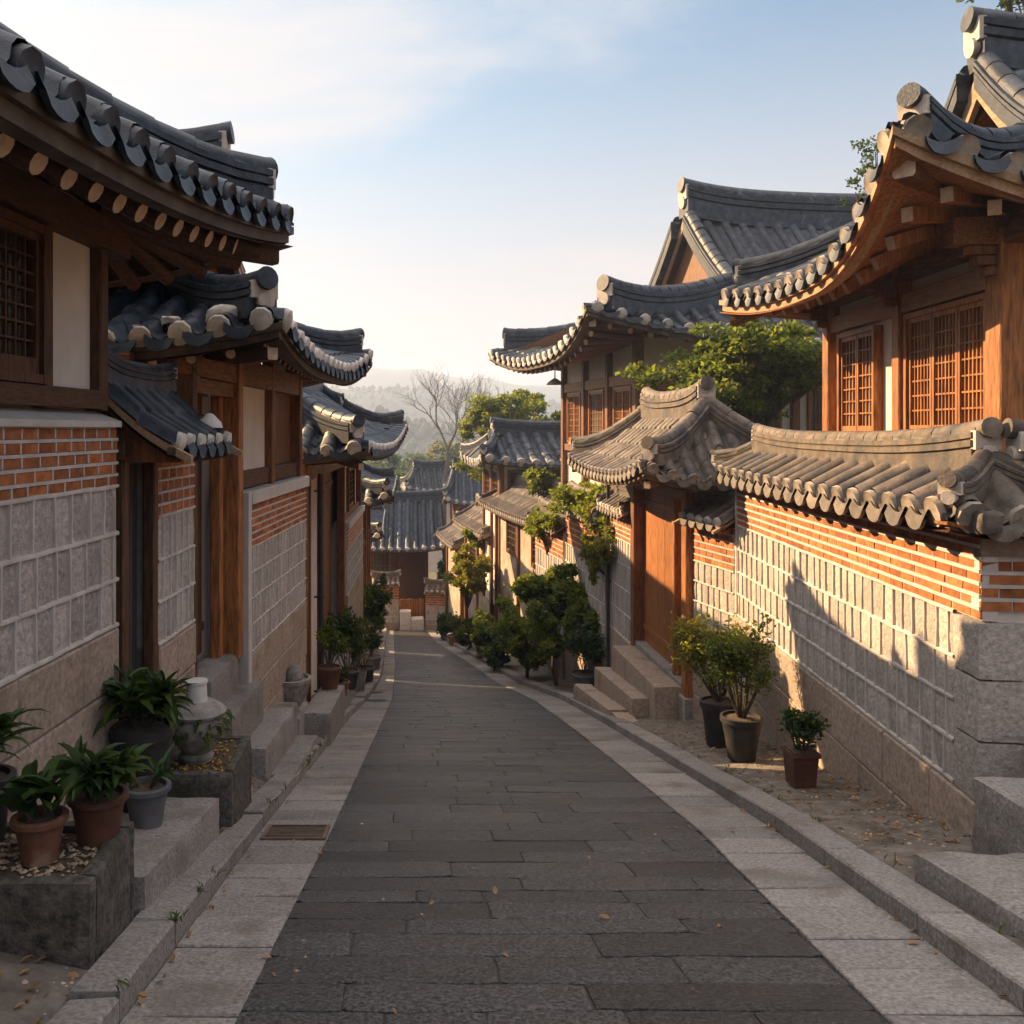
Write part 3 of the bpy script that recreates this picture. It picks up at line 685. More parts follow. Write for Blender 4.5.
def stones(m, s0, s1, zrows, w=.19, mi=(0, 1), seed=1, joint=.026, raised=.016):
    """squared granite blocks in courses, each framed by a raised mortar line; zrows = list of functions z(x), bottom to top"""
    r = random.Random(seed)
    fz = [(q if callable(q) else (lambda x, q=q: q)) for q in zrows]
    lo, hi = fz[0], fz[-1]
    m.hexa([(s0, -.12, lo(s0)), (s1, -.12, lo(s1)), (s1, -.010, lo(s1)), (s0, -.010, lo(s0)), (s0, -.12, hi(s0)), (s1, -.12, hi(s1)), (s1, -.010, hi(s1)), (s0, -.010, hi(s0))], mi[0])
    def strip(pts, w_, mi_):   # raised rounded line along pts in the wall plane
        sec = [(-w_ / 2, -.012), (-w_ * .34, raised * .8), (0, raised), (w_ * .34, raised * .8), (w_ / 2, -.012)]; vs = []; fs = []
        for i, (x, z) in enumerate(pts):
            a = pts[max(0, i - 1)]; b = pts[min(len(pts) - 1, i + 1)]; dx, dz = b[0] - a[0], b[1] - a[1]; ln = math.hypot(dx, dz) or 1; nx, nz = -dz / ln, dx / ln
            j = 1 + r.uniform(-.16, .16)
            for (o, y) in sec: vs.append((x + nx * o * j, y, z + nz * o * j))
        for i in range(len(pts) - 1):
            for q in range(4): fs.append((i * 5 + q, i * 5 + q + 1, i * 5 + 6 + q, i * 5 + 5 + q))
        m.add(vs, fs, mi_)
    for k in range(len(fz) - 1):
        f0, f1 = fz[k], fz[k + 1]; x = s0 - r.uniform(0, .6) * w
        while x < s1:
            l = w * r.uniform(.8, 1.25); xa, xb = max(s0, x), min(s1, x + l)
            if xb - xa > .02:
                y = r.uniform(-.006, .004); zz = lambda xx, t: f0(xx) + (f1(xx) - f0(xx)) * t
                nx, nzv = 3, 3; vs = []; fs = []
                for i in range(nx + 1):
                    for j in range(nzv + 1):
                        X = xa + (xb - xa) * i / nx; edge = i in (0, nx) or j in (0, nzv)
                        vs.append((X, y + (-.006 if edge else r.uniform(0, .012)), zz(X, j / nzv)))
                for i in range(nx):
                    for j in range(nzv): q = i * (nzv + 1) + j; fs.append((q, q + nzv + 1, q + nzv + 2, q + 1))
                m.add(vs, fs, mi[1])
            x += l
            if s0 + .03 < x < s1 - .03:
                e = r.uniform(-.012, .012); strip([(x + r.uniform(-.004, .004) + e * (t - .5), f0(x) + (f1(x) - f0(x)) * t) for t in (0, .33, .66, 1)], joint * .8, mi[0])
    n = max(3, int((s1 - s0) / .16))
    for k in range(len(fz)):
        f = fz[k]; strip([(s0 + (s1 - s0) * i / n, f(s0 + (s1 - s0) * i / n) + r.uniform(-.004, .004)) for i in range(n + 1)], joint * 1.15, mi[0])
def ashlar(m, s0, s1, top, bot, seed=1, bl=.75, bh=.40, mi=0, y=.02):
    """big dressed granite blocks from top(x) down to below the ground bot(x)"""
    r = random.Random(seed); m.hexa([(s0, -.2, bot(s0)), (s1, -.2, bot(s1)), (s1, y - .02, bot(s1)), (s0, y - .02, bot(s0)), (s0, -.2, top(s0)), (s1, -.2, top(s1)), (s1, y - .02, top(s1)), (s0, y - .02, top(s0))], mi)
    k = 0
    while True:
        x = s0 - r.uniform(0, .7) * bl; done = True
        while x < s1:
            l = bl * r.uniform(.75, 1.35); xa, xb = max(s0, x), min(s1, x + l); x += l
            if xb - xa < .05: continue
            za, zb = top(xa) - k * bh, top(xb) - k * bh
            if max(za - bot(xa), zb - bot(xb)) < 0: continue
            done = False; g = .006; o = y + r.uniform(-.006, .006); c = .012
            B = [(xa + g, -.05, za - bh + g), (xb - g, -.05, zb - bh + g), (xb - g, -.05, zb - g), (xa + g, -.05, za - g)]
            Fm = [(xa + g, o - c, za - bh + g), (xb - g, o - c, zb - bh + g), (xb - g, o - c, zb - g), (xa + g, o - c, za - g)]
            T = [(xa + g + c, o, za - bh + g + c), (xb - g - c, o, zb - bh + g + c), (xb - g - c, o, zb - g - c), (xa + g + c, o, za - g - c)]
            m.add(B + Fm + T, [(0, 1, 5, 4), (1, 2, 6, 5), (2, 3, 7, 6), (3, 0, 4, 7), (4, 5, 9, 8), (5, 6, 10, 9), (6, 7, 11, 10), (7, 4, 8, 11), (8, 9, 10, 11)], mi)
        k += 1
        if done or k > 12: break
def window(root, M, s0, s1, z0, z1, leaves=1, nv=6, nh=5, wood='wood_brown', y=0.0, fw=.055, pane='dark_pane', bar=.013):
    """lattice window: frame part with lattice and pane sub-parts"""
    m = MB(M); d = .05
    m.box(s0 - fw, s0, y - .06, y + d, z0 - fw, z1 + fw); m.box(s1, s1 + fw, y - .06, y + d, z0 - fw, z1 + fw)
    m.box(s0, s1, y - .06, y + d - .003, z1, z1 + fw); m.box(s0, s1, y - .06, y + d - .003, z0 - fw, z0)
    W_ = (s1 - s0) / leaves
    f = m.build('window', wood, root)
    for k in range(leaves):
        a, b = s0 + k * W_ + .006, s0 + (k + 1) * W_ - .006; st = .038
        m = MB(M); m.box(a, a + st, y - .03, y + .022, z0, z1); m.box(b - st, b, y - .03, y + .022, z0, z1)
        m.box(a + st, b - st, y - .03, y + .020, z1 - .05, z1); m.box(a + st, b - st, y - .03, y + .020, z0, z0 + .10)
        m.build('sash', wood, f)
        m = MB(M)
        for i in range(1, nv): x = a + st + (b - a - 2 * st) * i / nv; m.box(x - bar / 2, x + bar / 2, y - .014, y + .010, z0 + .10, z1 - .05)
        for i in range(1, nh + 1): z = z0 + .10 + (z1 - z0 - .15) * i / (nh + 1); m.box(a + st, b - st, y - .016, y + .008, z - bar / 2, z + bar / 2)
        m.build('lattice', wood, f)
    m = MB(M); m.box(s0, s1, y - .055, y - .028, z0, z1); m.build('pane', pane, f)
    return f
def pbox(root, M, name, matn, s0, s1, y0, y1, z0, z1, c=.008, jit=.0):
    m = MB(M)
    if c: m.cbox(s0, s1, y0, y1, z0, z1, c, 0, jit)
    else: m.box(s0, s1, y0, y1, z0, z1)
    return m.build(name, matn, root)
def ppost(root, M, name, matn, s, y, w, z0, z1): return pbox(root, M, name, matn, s - w / 2, s + w / 2, y - w / 2, y + w / 2, z0, z1, .012)
def plank_door(root, M, s0, s1, z0, z1, y, matn='wood_orange', n=5, handle=True):
    m = MB(M); w = (s1 - s0) / n; r = random.Random(int(s0 * 100) + 3)
    for k in range(n): m.cbox(s0 + k * w + .006, s0 + (k + 1) * w - .006, y - .04, y + r.uniform(-.003, .003), z0, z1, .006)
    for z in (z0 + .25, z1 - .3): m.box(s0 + .02, s1 - .02, y - .01, y + .03, z, z + .09)
    d = m.build('door', matn, root)
    if handle:
        m = MB(M); x = s0 + .1; m.tube([(x, y + .01, z0 + 1.0), (x, y + .045, z0 + 1.0)], .03, 10); rr = .05
        m.tube([(x + rr * math.sin(t), y + .045, z0 + .95 + rr * math.cos(t)) for t in [i * math.pi / 6 for i in range(13)]], .008, 6, caps=False)
        m.build('door_handle', 'brass', d)
    return d
# ------------------------------------------------------------------ left row
def core(root, M, s0, s1, depth, z0, z1, matn='plaster', y=-.14, name='wall'):
    return pbox(root, M, name, matn, s0, s1, y - depth, y, z0, z1, 0)
def zroad(M, off): return lambda x: rz((M @ Vector((x, 0, 0))).y) + off

# L1: the near house on the left
def house_left_near():
    t = thing('hanok_house', 'nearest left house with deep dark eaves, pale rafter ends and lattice window over brickwork', 'house', (-3.5, 2.5, -2), None)
    M, ln = frame((-2.9, -1.5), (-2.1, 6.5), 1)
    base = lambda x: -1.42
    m = MB(M); ashlar(m, 0, ln, base, zroad(M, .1), 3, .95, .42); m.build('granite_base', 'granite_base', t)
    m = MB(M); stones(m, 0, ln, [-1.40, -1.075, -.745, -.405], .215, seed=4, joint=.03); m.build('stone_panel', ['mortar', 'granite_stone'], t)
    m = MB(M); bricks(m, 0, ln, -.405, .02, 5, .20, seed=5, joint=.024, vj=1); m.build('brick_band', ['mortar', 'brick'], t)
    m = MB(M); m.hexa([(0, -.25, .02), (ln, -.25, .02), (ln, .035, .02), (0, .035, .02), (0, -.25, .165), (ln, -.25, .165), (ln, .035, .062), (0, .035, .062)]); m.build('coping', 'coping', t)
    core(t, M, 0, ln - .02, 4.5, -3.2, 1.62, y=-.20)
    pbox(t, M, 'end_wall', 'plaster', ln - .06, ln - .004, -4.6, -.13, -2.6, .018, 0)
    f = lambda Y: (Y + 1.5) * 1.005
    pbox(t, M, 'sill_beam', 'wood_dark_long', 0, ln - .08, -.22, -.06, .15, .28)
    pbox(t, M, 'wall_beam', 'wood_dark_long', 0, ln + .3, -.24, -.02, 1.29, 1.52)
    for Y in (6.44, 5.68, 3.95, 1.9): ppost(t, M, 'post', 'wood_dark', f(Y), -.13, .13 if Y > 6 else .10, .14, 1.60)
    pbox(t, M, 'plaster_panel', 'plaster', f(5.74), f(6.37), -.19, -.145, .28, 1.29, 0)
    window(t, M, f(4.1), f(5.55), .34, 1.21, 2, 6, 6, 'wood_dark', y=-.10)
    eu = (.0995, .995)
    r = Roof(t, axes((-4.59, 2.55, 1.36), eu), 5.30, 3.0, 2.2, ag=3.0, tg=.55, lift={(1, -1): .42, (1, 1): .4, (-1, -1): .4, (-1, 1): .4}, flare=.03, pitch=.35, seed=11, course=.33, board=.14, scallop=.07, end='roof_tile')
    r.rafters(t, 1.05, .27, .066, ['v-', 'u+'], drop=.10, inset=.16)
    r.hip_rafters(t, 1.05, [(1, -1)], .16, .22)
    # short protruding cover tiles on the corner
    return t
house_left_near()

# narrow walled gate beside it, under its own small tiled roof
def side_gate():
    t = thing('side_gate', 'narrow dark side gate and brick and granite pier under a small sloping tile roof', 'gate', (-2.1, 7.5, -2.6))
    M, ln = frame((-2.12, 6.56), (-2.0, 8.44), 1)
    f = lambda px: ((2.12 + .0) / (-(px - 408) / 900 + .0638) - 0) - 6.56 if 0 else 0
    ppost(t, M, 'gate_post', 'wood_dark', .12, -.03, .11, -2.5, -.1)
    ppost(t, M, 'gate_post', 'wood_dark', .78, -.03, .10, -2.5, -.1)
    m = MB(M)
    for k in range(4): m.cbox(.18 + k * .137, .18 + (k + 1) * .137 - .006, -.16, -.12, -2.5, -.2, .006)
    m.build('door', 'iron', t); pbox(t, M, 'door_backing', 'wood_dark', -.02, .9, -.34, -.22, -2.8, -.12, 0)
    pbox(t, M, 'lintel', 'wood_dark_long', .02, ln, -.14, .05, -.22, -.08)
    s0, s1 = .86, ln - .02
    m = MB(M); ashlar(m, s0, s1, lambda x: -1.80, zroad(M, .05), 5, .6, .38); m.build('granite_base', 'granite_base', t)
    m = MB(M); stones(m, s0, s1, [-1.78, -1.43, -1.08, -.72], .16, seed=8); m.build('stone_panel', ['mortar', 'granite_stone'], t)
    m = MB(M); bricks(m, s0, s1, -.72, -.22, 5, .19, seed=9, vj=1); m.build('brick_band', ['mortar', 'brick'], t)
    core(t, M, s0, s1, .35, -3.4, -.22, 'mortar', y=-.1)
    Roof(t, axes((-2.20, 7.32, -.12), (.0638, 1)), .78, .56, .46, lift=.03, flare=.0, pitch=.26, r=.075, seed=14, course=.26, ridge_k=.40, board=.05, under='wood_dark', scallop=.07)
side_gate()

def house_left_gate():
    t = thing('hanok_house', 'second left house with orange doorposts, plaster panel and low granite wall', 'house', (-3, 11, -3))
    M, ln = frame((-2.1, 7.3), (-1.6, 13.7), 1); k = ln / 6.4; f = lambda Y: (Y - 7.3) * k
    a, b = f(10.22), ln
    m = MB(M); ashlar(m, a, b, lambda x: -2.58, zroad(M, .1), 13, .8, .42, y=.06); m.build('granite_base', 'granite_base', t)
    Mq = M @ Matrix.Translation((0, .05, 0))
    m = MB(Mq); stones(m, a + .12, b, [-2.56, -2.25, -1.95, -1.65, -1.36], .17, seed=14, joint=.022, raised=.012); m.build('stone_panel', ['mortar', 'granite_stone'], t)
    m = MB(Mq); bricks(m, a + .12, b, -1.36, -.86, 6, .19, seed=15, joint=.024); m.build('brick_band', ['mortar', 'brick'], t)
    pbox(t, M, 'wall_end', 'coping', a, a + .115, -.3, .075, -2.9, -.70, .012)
    pbox(t, M, 'coping', 'coping', a + .117, b + .03, -.3, .10, -.85, -.70, .02)
    core(t, M, f(8.5), ln, 4.0, -4.2, 1.0, y=-.42)
    core(t, M, a + .02, ln, .5, -4.2, -.87, 'mortar', y=-.08, name='wall_core')
    pbox(t, M, 'plaster_panel', 'plaster', f(10.34), f(11.75), -.22, -.12, -.48, .52, 0)
    pbox(t, M, 'sill_beam', 'wood_dark_long', f(10.3), ln - .05, -.2, -.06, -.68, -.48)
    pbox(t, M, 'wall_beam', 'wood_brown_long', f(8.4), ln + .1, -.24, -.02, .52, .82)
    pbox(t, M, 'infill', 'wood_brown', f(11.9), f(13.55), -.25, -.16, -.48, .52, 0)
    for Y, w, mt in ((8.52, .16, 'wood_dark'), (10.12, .19, 'wood_orange'), (11.82, .15, 'wood_brown'), (13.62, .17, 'wood_brown')):
        ppost(t, M, 'post', mt, f(Y), -.09, w, -2.55 if Y < 10.2 else -.70, .98)
    ppost(t, M, 'post', 'wood_orange', f(9.86), -.20, .12, -2.55, .52)
    plank_door(t, M, f(8.62), f(9.78), -2.42, .38, -.34, 'wood_dark', 5)
    pbox(t, M, 'lintel', 'wood_brown_long', f(8.6), f(10.03), -.30, -.05, .36, .515)
    pbox(t, M, 'door_side', 'wood_dark', f(8.6), f(9.8), -.42, -.36, .38, 1.0, 0)
    # pale plastered gable side seen past the side gate
    pbox(t, M, 'end_wall', 'wood_dark', f(8.46), f(8.5), -3.8, -.2, -2.0, .95, 0)
    for q, y in enumerate((-.5, -1.1)):
        m = MB(M); m.beam((f(8.4), y, .72), (f(8.0), y, .60), .12, .16); m.build('bracket', 'wood_brown_long', t)
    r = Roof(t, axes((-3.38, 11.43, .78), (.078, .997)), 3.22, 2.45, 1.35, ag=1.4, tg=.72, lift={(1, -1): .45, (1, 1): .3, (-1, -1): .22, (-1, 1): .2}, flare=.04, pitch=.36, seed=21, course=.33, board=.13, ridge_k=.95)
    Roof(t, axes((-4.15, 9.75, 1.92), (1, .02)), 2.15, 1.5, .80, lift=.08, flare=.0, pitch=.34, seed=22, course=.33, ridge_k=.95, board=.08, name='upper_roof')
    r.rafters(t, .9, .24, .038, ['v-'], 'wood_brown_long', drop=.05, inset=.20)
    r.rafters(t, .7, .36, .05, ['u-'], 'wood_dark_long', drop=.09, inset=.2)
    r.hip_rafters(t, .9, [(1, -1), (-1, -1)], .13, .18)
    for q, (x, y, z, w, h, d) in enumerate(((-1.66, 8.36, 1.02, .40, .27, .3), (-1.28, 8.75, 1.06, .26, .2, .34), (-2.2, 8.34, 1.0, .22, .17, .26))):
        m = MB(); m.rock(x - w / 2, x + w / 2, y - d / 2, y + d / 2, z - h / 2, z + h / 2, h * .42, 0, .05, .045, None, q * 7); m.build('mortar_lump', 'roof_mortar', r.roof)
house_left_gate()

def house_left_third():
    t = thing('hanok_house', 'third left house with drooping blue tile roof and pale mortared tile ends', 'house', (-2.6, 18, -5))
    M, ln = frame((-1.64, 14.6), (-1.34, 26.0), 1); k = ln / 11.4; f = lambda Y: (Y - 14.6) * k
    a, b = f(21.2), ln
    m = MB(M); ashlar(m, a, b, lambda x: -3.9, zroad(M, .1), 23, .8, .42, y=.05); m.build('granite_base', 'granite_base', t)
    Mq = M @ Matrix.Translation((0, .04, 0))
    m = MB(Mq); stones(m, a, b, [-3.9, -3.55, -3.2, -2.85], .19, seed=24); m.build('stone_panel', ['mortar', 'granite_stone'], t)
    m = MB(Mq); bricks(m, a, b, -2.85, -2.33, 6, .2, seed=25); m.build('brick_band', ['mortar', 'brick'], t)
    pbox(t, M, 'coping', 'coping', a - .02, b + .02, -.3, .10, -2.32, -2.17, .02)
    core(t, M, 0, ln, 3.4, -6.4, -.1, y=-.40); core(t, M, a, ln, .5, -6.6, -2.33, 'mortar', y=-.08, name='wall_core')
    pbox(t, M, 'plaster_panel', 'plaster', f(21.6), f(25.4), -.25, -.12, -2.1, -.85, 0)
    window(t, M, f(22.6), f(24.2), -2.0, -1.0, 1, 5, 5, 'wood_brown', y=-.09)
    pbox(t, M, 'sill_beam', 'wood_brown_long', a, ln - .05, -.22, -.05, -2.17, -2.05)
    pbox(t, M, 'wall_beam', 'wood_brown_long', 0, ln + .1, -.24, -.02, -.85, -.55)
    for Y, w in ((14.75, .17), (15.3, .12), (17.0, .16), (21.0, .18), (25.9, .17)): ppost(t, M, 'post', 'wood_brown', f(Y), -.09, w, -5.2 if Y < 21.1 else -2.17, -.45)
    pbox(t, M, 'plaster_strip', 'plaster', f(16.1), f(16.9), -.22, -.13, -4.9, -.87, 0)
    plank_door(t, M, f(17.15), f(20.85), -4.75, -.95, -.30, 'wood_brown', 6)
    pbox(t, M, 'infill', 'wood_dark', f(14.85), f(15.22), -.26, -.2, -5.0, -.87, 0)
    r = Roof(t, axes((-2.68, 20.7, -.42), (.05, .9987)), 5.95, 2.25, 1.45, ag=4.0, tg=.75, lift={(1, -1): .62, (1, 1): .3, (-1, -1): .14, (-1, 1): .2}, flare=.05, pitch=.42, r=.12, seed=31, course=.36, board=.12)
    r.rafters(t, 1.0, .34, .05, ['v-'], 'wood_brown_long', drop=.09, inset=.20)
    r.rafters(t, .7, .4, .055, ['u-'], 'wood_brown_long', drop=.09, inset=.2)
    r.hip_rafters(t, 1.0, [(1, -1), (-1, -1)], .13, .18)
house_left_third()

def simple_house(name, label, M, a, b, H, zwall, ov, seed, ag=None, tg=1, lift=.35, pitch=.42, sides=('v-', 'u-'), wallm='plaster', post='wood_brown', tile='roof_tile', doorside=None, course=.4, rk=1.0, cat='house', raf=True, end='roof_mortar', bay=1.9):
    """small hanok: tiled roof in frame M, walled body with posts, beams and a window or door on each listed side"""
    o = M @ Vector((0, 0, 0)); t = thing(name, label, cat, (o.x, o.y, zwall))
    r = Roof(t, M, a, b, H, ag=ag, tg=tg, lift=lift, flare=.04, pitch=pitch, seed=seed, course=course, board=.12, ridge_k=rk, tile=tile, end=end)
    zt = .28; zb = zwall - o.z
    m = MB(M); m.box(-(a - ov), a - ov, -(b - ov), b - ov, zb, zt - .1); m.build('wall', wallm, t, smooth=0)
    for sd in sides:
        sg = 1 if sd[1] == '+' else -1
        if sd[0] == 'v': F = Matrix(((1, 0, 0, -(a - ov)), (0, sg, 0, sg * (b - ov)), (0, 0, 1, 0), (0, 0, 0, 1))); ln = 2 * (a - ov)
        else: F = Matrix(((0, sg, 0, sg * (a - ov)), (1, 0, 0, -(b - ov)), (0, 0, 1, 0), (0, 0, 0, 1))); ln = 2 * (b - ov)
        Q = M @ F; n = max(1, round(ln / bay))
        for i in range(n + 1): ppost(t, Q, 'post', post, .02 + (ln - .04) * i / n, .01, .17, zb, zt)
        pbox(t, Q, 'wall_beam', post + '_long', .1, ln - .1, -.03, .07, -.12, .12)
        for i in range(n):
            x0, x1 = ln * i / n + .3, min(ln * i / n + 1.7, ln * (i + 1) / n - .3)
            if x1 - x0 < .3: continue
            if doorside == sd and i == n // 2: plank_door(t, Q, x0 - .1, x1 + .1, zb + .1, -.2, .05, post, 4, False)
            else: window(t, Q, x0, x1, max(zb + .6, -1.55), -.3, 1, 5, 4, 'wood_brown', y=.03)
    if raf: r.rafters(t, ov, .42, .055, list(sides), 'wood_brown_long', drop=.09, inset=.2)
    return t, r
simple_house('hanok_house', 'fourth house down the left side, small drooping tile roof behind the potted greenery', axes((-2.5, 31.6, -2.3), (.0, 1)), 4.4, 1.95, 1.25, -8.6, 1.0, 41, ag=2.6, tg=.8, lift=.4, sides=('v-', 'u-'), doorside='v-')
simple_house('hanok_house', 'farthest low house on the left side near the foot of the lane', axes((-3.1, 42, -4.6), (-.02, 1)), 5.0, 1.9, 1.3, -10.2, .95, 43, ag=3.4, tg=.8, lift=.35, sides=('v-', 'u-'))
# foot of the lane
simple_house('hanok_house', 'long ribbed tile roof of the house closing the foot of the lane', axes((-.75, 54.4, -6.75), (1, .0)), 2.85, 3.7, 2.55, -11.9, 1.0, 51, ag=2.85, lift=.25, pitch=.48, sides=('v-',), doorside='v-', wallm='wood_dark', post='wood_dark', course=.5)
simple_house('hanok_house', 'tall narrow house with steep curved roof and sunlit wall above the foot of the lane', axes((3.95, 53.4, -4.2), (1, -.04)), 1.75, 2.3, 2.0, -11.9, .55, 53, ag=1.25, tg=.85, lift=.35, pitch=.45, sides=('v-', 'u-'), course=.5, wallm='wood_weathered')
simple_house('hanok_house', 'small roof peeking out behind the steep narrow house in the hazy valley', axes((1.6, 64, -4.2), (1, .1)), 1.9, 2.0, 1.5, -9.9, .6, 54, ag=1.2, tg=.85, lift=.3, pitch=.45, sides=('v-',), course=.5, raf=False)

# ------------------------------------------------------------------ right row
def house_right_near():
    t = thing('hanok_house', 'near right house above the brick wall with upswept eaves and sunlit lattice windows', 'house', (7, 9.5, -1))
    p0, p1 = (5.2, 7.8), (5.55, 11.8); M, ln = frame(p0, p1, -1)
    eu = Vector((.9967, -.081, 0)); Mn, lnn = frame(p0, (p0[0] + 5.0 * eu.x, p0[1] + 5.0 * eu.y), 1)
    for Q, L_ in ((M, ln), (Mn, lnn)):
        core(t, Q, .02, L_ - .02, .2, -3.4, 1.75, 'plaster', y=-.06)
    for s, w in ((0.02, .24), (1.98, .17), (ln - .03, .19)): ppost(t, M, 'column', 'wood_orange', s, .0, w, -.8, 1.75)
    for s in (2.3, 4.7): ppost(t, Mn, 'column', 'wood_orange', s, .0, .2, -.8, 1.75)
    for Q, L_ in ((M, ln), (Mn, lnn)):
        pbox(t, Q, 'wall_beam', 'wood_weathered', .13, L_ - .1, -.05, .055, 1.26, 1.46)
        pbox(t, Q, 'eave_beam', 'wood_brown_long', -.5, L_ + .3, -.10, .085, 1.60, 1.84)
        pbox(t, Q, 'sill_beam', 'wood_orange', .13, L_ - .1, -.04, .06, -.26, -.115)
    window(t, M, .30, 1.80, -.05, 1.18, 3, 6, 6, 'wood_orange', y=.0, pane='paper', bar=.017)
    window(t, M, 2.66, 3.64, -.05, 1.16, 2, 4, 6, 'wood_orange', y=.0, pane='paper', bar=.017)
    window(t, Mn, .5, 1.9, -.05, 1.18, 2, 6, 6, 'wood_orange', y=.0, pane='paper', bar=.017)
    for s in (.02, 1.98, ln - .03):
        m = MB(M)
        for q in range(3): m.cbox(s - .07, s + .07, .05, .20 + q * .09, 1.34 + q * .09, 1.34 + (q + 1) * .09 - .002, .02)
        m.build('bracket', 'wood_brown', t)
    r = Roof(t, axes((8.19, 9.33, 1.60), eu), 4.0, 2.48, 2.2, ag=2.2, tg=.52, lift={(-1, -1): .85, (-1, 1): .22, (1, -1): .5, (1, 1): .4}, flare=.045, pitch=.34, r=.105, seed=61, course=.33, board=.15, end='tile_end_warm', bmat='wood_weathered', under='wood_orange', ridge_k=1.0, hip_k=.88)
    r.rafters(t, 1.1, .36, .058, ['u-', 'v-'], 'wood_orange', drop=.10, inset=.26, square=True)
    r.hip_rafters(t, 1.15, [(-1, -1), (-1, 1)], .22, .28, 'wood_brown_long', 'wood_end')
house_right_near()

def wall_right_near():
    t = thing('garden_wall', 'tall brick and squared granite garden wall with a ridged tile cap and dressed corner stones', 'wall', (4.4, 9.6, -3))
    M, ln = frame((4.07, 6.4), (4.72, 12.95), -1); F, fl = frame((4.07, 6.4), (6.56, 6.153), 1)
    g = zroad(M, .05); zb = lambda x: -2.66
    m = MB(M); ashlar(m, .0, ln, zb, g, 33, .95, .46, y=.03); m.build('granite_base', 'granite_base', t)
    q = .36; rows = [-2.64, -2.33, -2.02, -1.70, -1.36]
    m = MB(M); stones(m, q, ln - .1, rows, .205, seed=34, joint=.03); m.build('stone_panel', ['mortar', 'granite_stone'], t)
    m = MB(M); bricks(m, 0.0, ln - .06, -1.36, -.74, 7, .24, seed=35, joint=.030, raised=.012); m.build('brick_band', ['mortar', 'brick'], t)
    m = MB(M); bricks(MBx := MB(F), 0.0, fl, -1.30, -.92, 4, .27, seed=36, joint=.03); MBx.build('brick_band', ['mortar', 'brick'], t)
    pbox(t, F, 'lintel_stone', 'granite_base', -.004, fl, -.14, .012, -.90, -.70, .01)
    # dressed corner stones
    m = MB(M); z = -2.66; r = random.Random(5); k = 0
    while z < -1.37:
        h = min(.44, -1.365 - z); w = q - .012 if k % 2 else q - .012
        m.rock(-.018, w, -.42 if k % 2 else -.30, .022, z + .004, z + h - .004, .016, 0, .006, .06, None, k); z += h; k += 1
    m.build('corner_stone', 'granite_stone', t)
    m = MB(F); stones(m, .42, fl, [-2.66, -2.0, -1.32], .42, seed=37, joint=.05); m.build('stone_panel', ['mortar', 'granite_stone'], t)
    m = MB(F); ashlar(m, .0, fl, lambda x: -2.66, lambda x: -3.3, 38, .8, .4); m.build('granite_base', 'granite_base', t)
    core(t, M, .02, ln, .36, -4.7, -.72, 'mortar', y=-.09); core(t, F, .05, fl, .36, -3.3, -.72, 'mortar', y=-.09)
    pbox(t, M, 'wall_end', 'mortar', ln - .06, ln + .01, -.5, .016, -4.8, -.75, .01)
    c0 = Vector((4.07, 6.4, 0)); c1 = Vector((4.72, 12.95, 0)); d = (c1 - c0).normalized(); n = Vector((d.y, -d.x, 0)); mid = (c0 + c1) / 2 + n * .22 - d * .0
    R_ = Roof(t, axes((mid.x, mid.y, -.64), d), ln / 2 + .16, .52, .31, ag=ln / 2 - .36, lift=.05, flare=0, hip_k=.55, pitch=.36, r=.112, seed=71, course=.40, ridge_k=.60, board=.05, tile='roof_tile_weathered', end='tile_end_warm', bmat='wood_brown', scallop=.085, name='tile_cap')
    f0 = c0 + d * .2; g0 = Vector((6.56, 6.153, 0))
    mid = (c0 + g0) / 2 + Vector((.1, .22, 0))
    Roof(t, axes((mid.x + .42, mid.y - .02, -.648), (.995, -.0988)), 1.35, .52, .31, lift=.02, flare=0, pitch=.36, r=.112, seed=72, course=.40, ridge_k=.60, hip_k=.55, board=.05, tile='roof_tile_weathered', end='tile_end_warm', bmat='wood_brown', name='tile_cap')
    m = MB(); m.rock(3.91, 4.08, 6.13, 6.32, -.72, -.55, .035, 0, .02, .03, None, 3); m.build('corner_mortar', 'roof_tile_weathered', R_.roof)
wall_right_near()

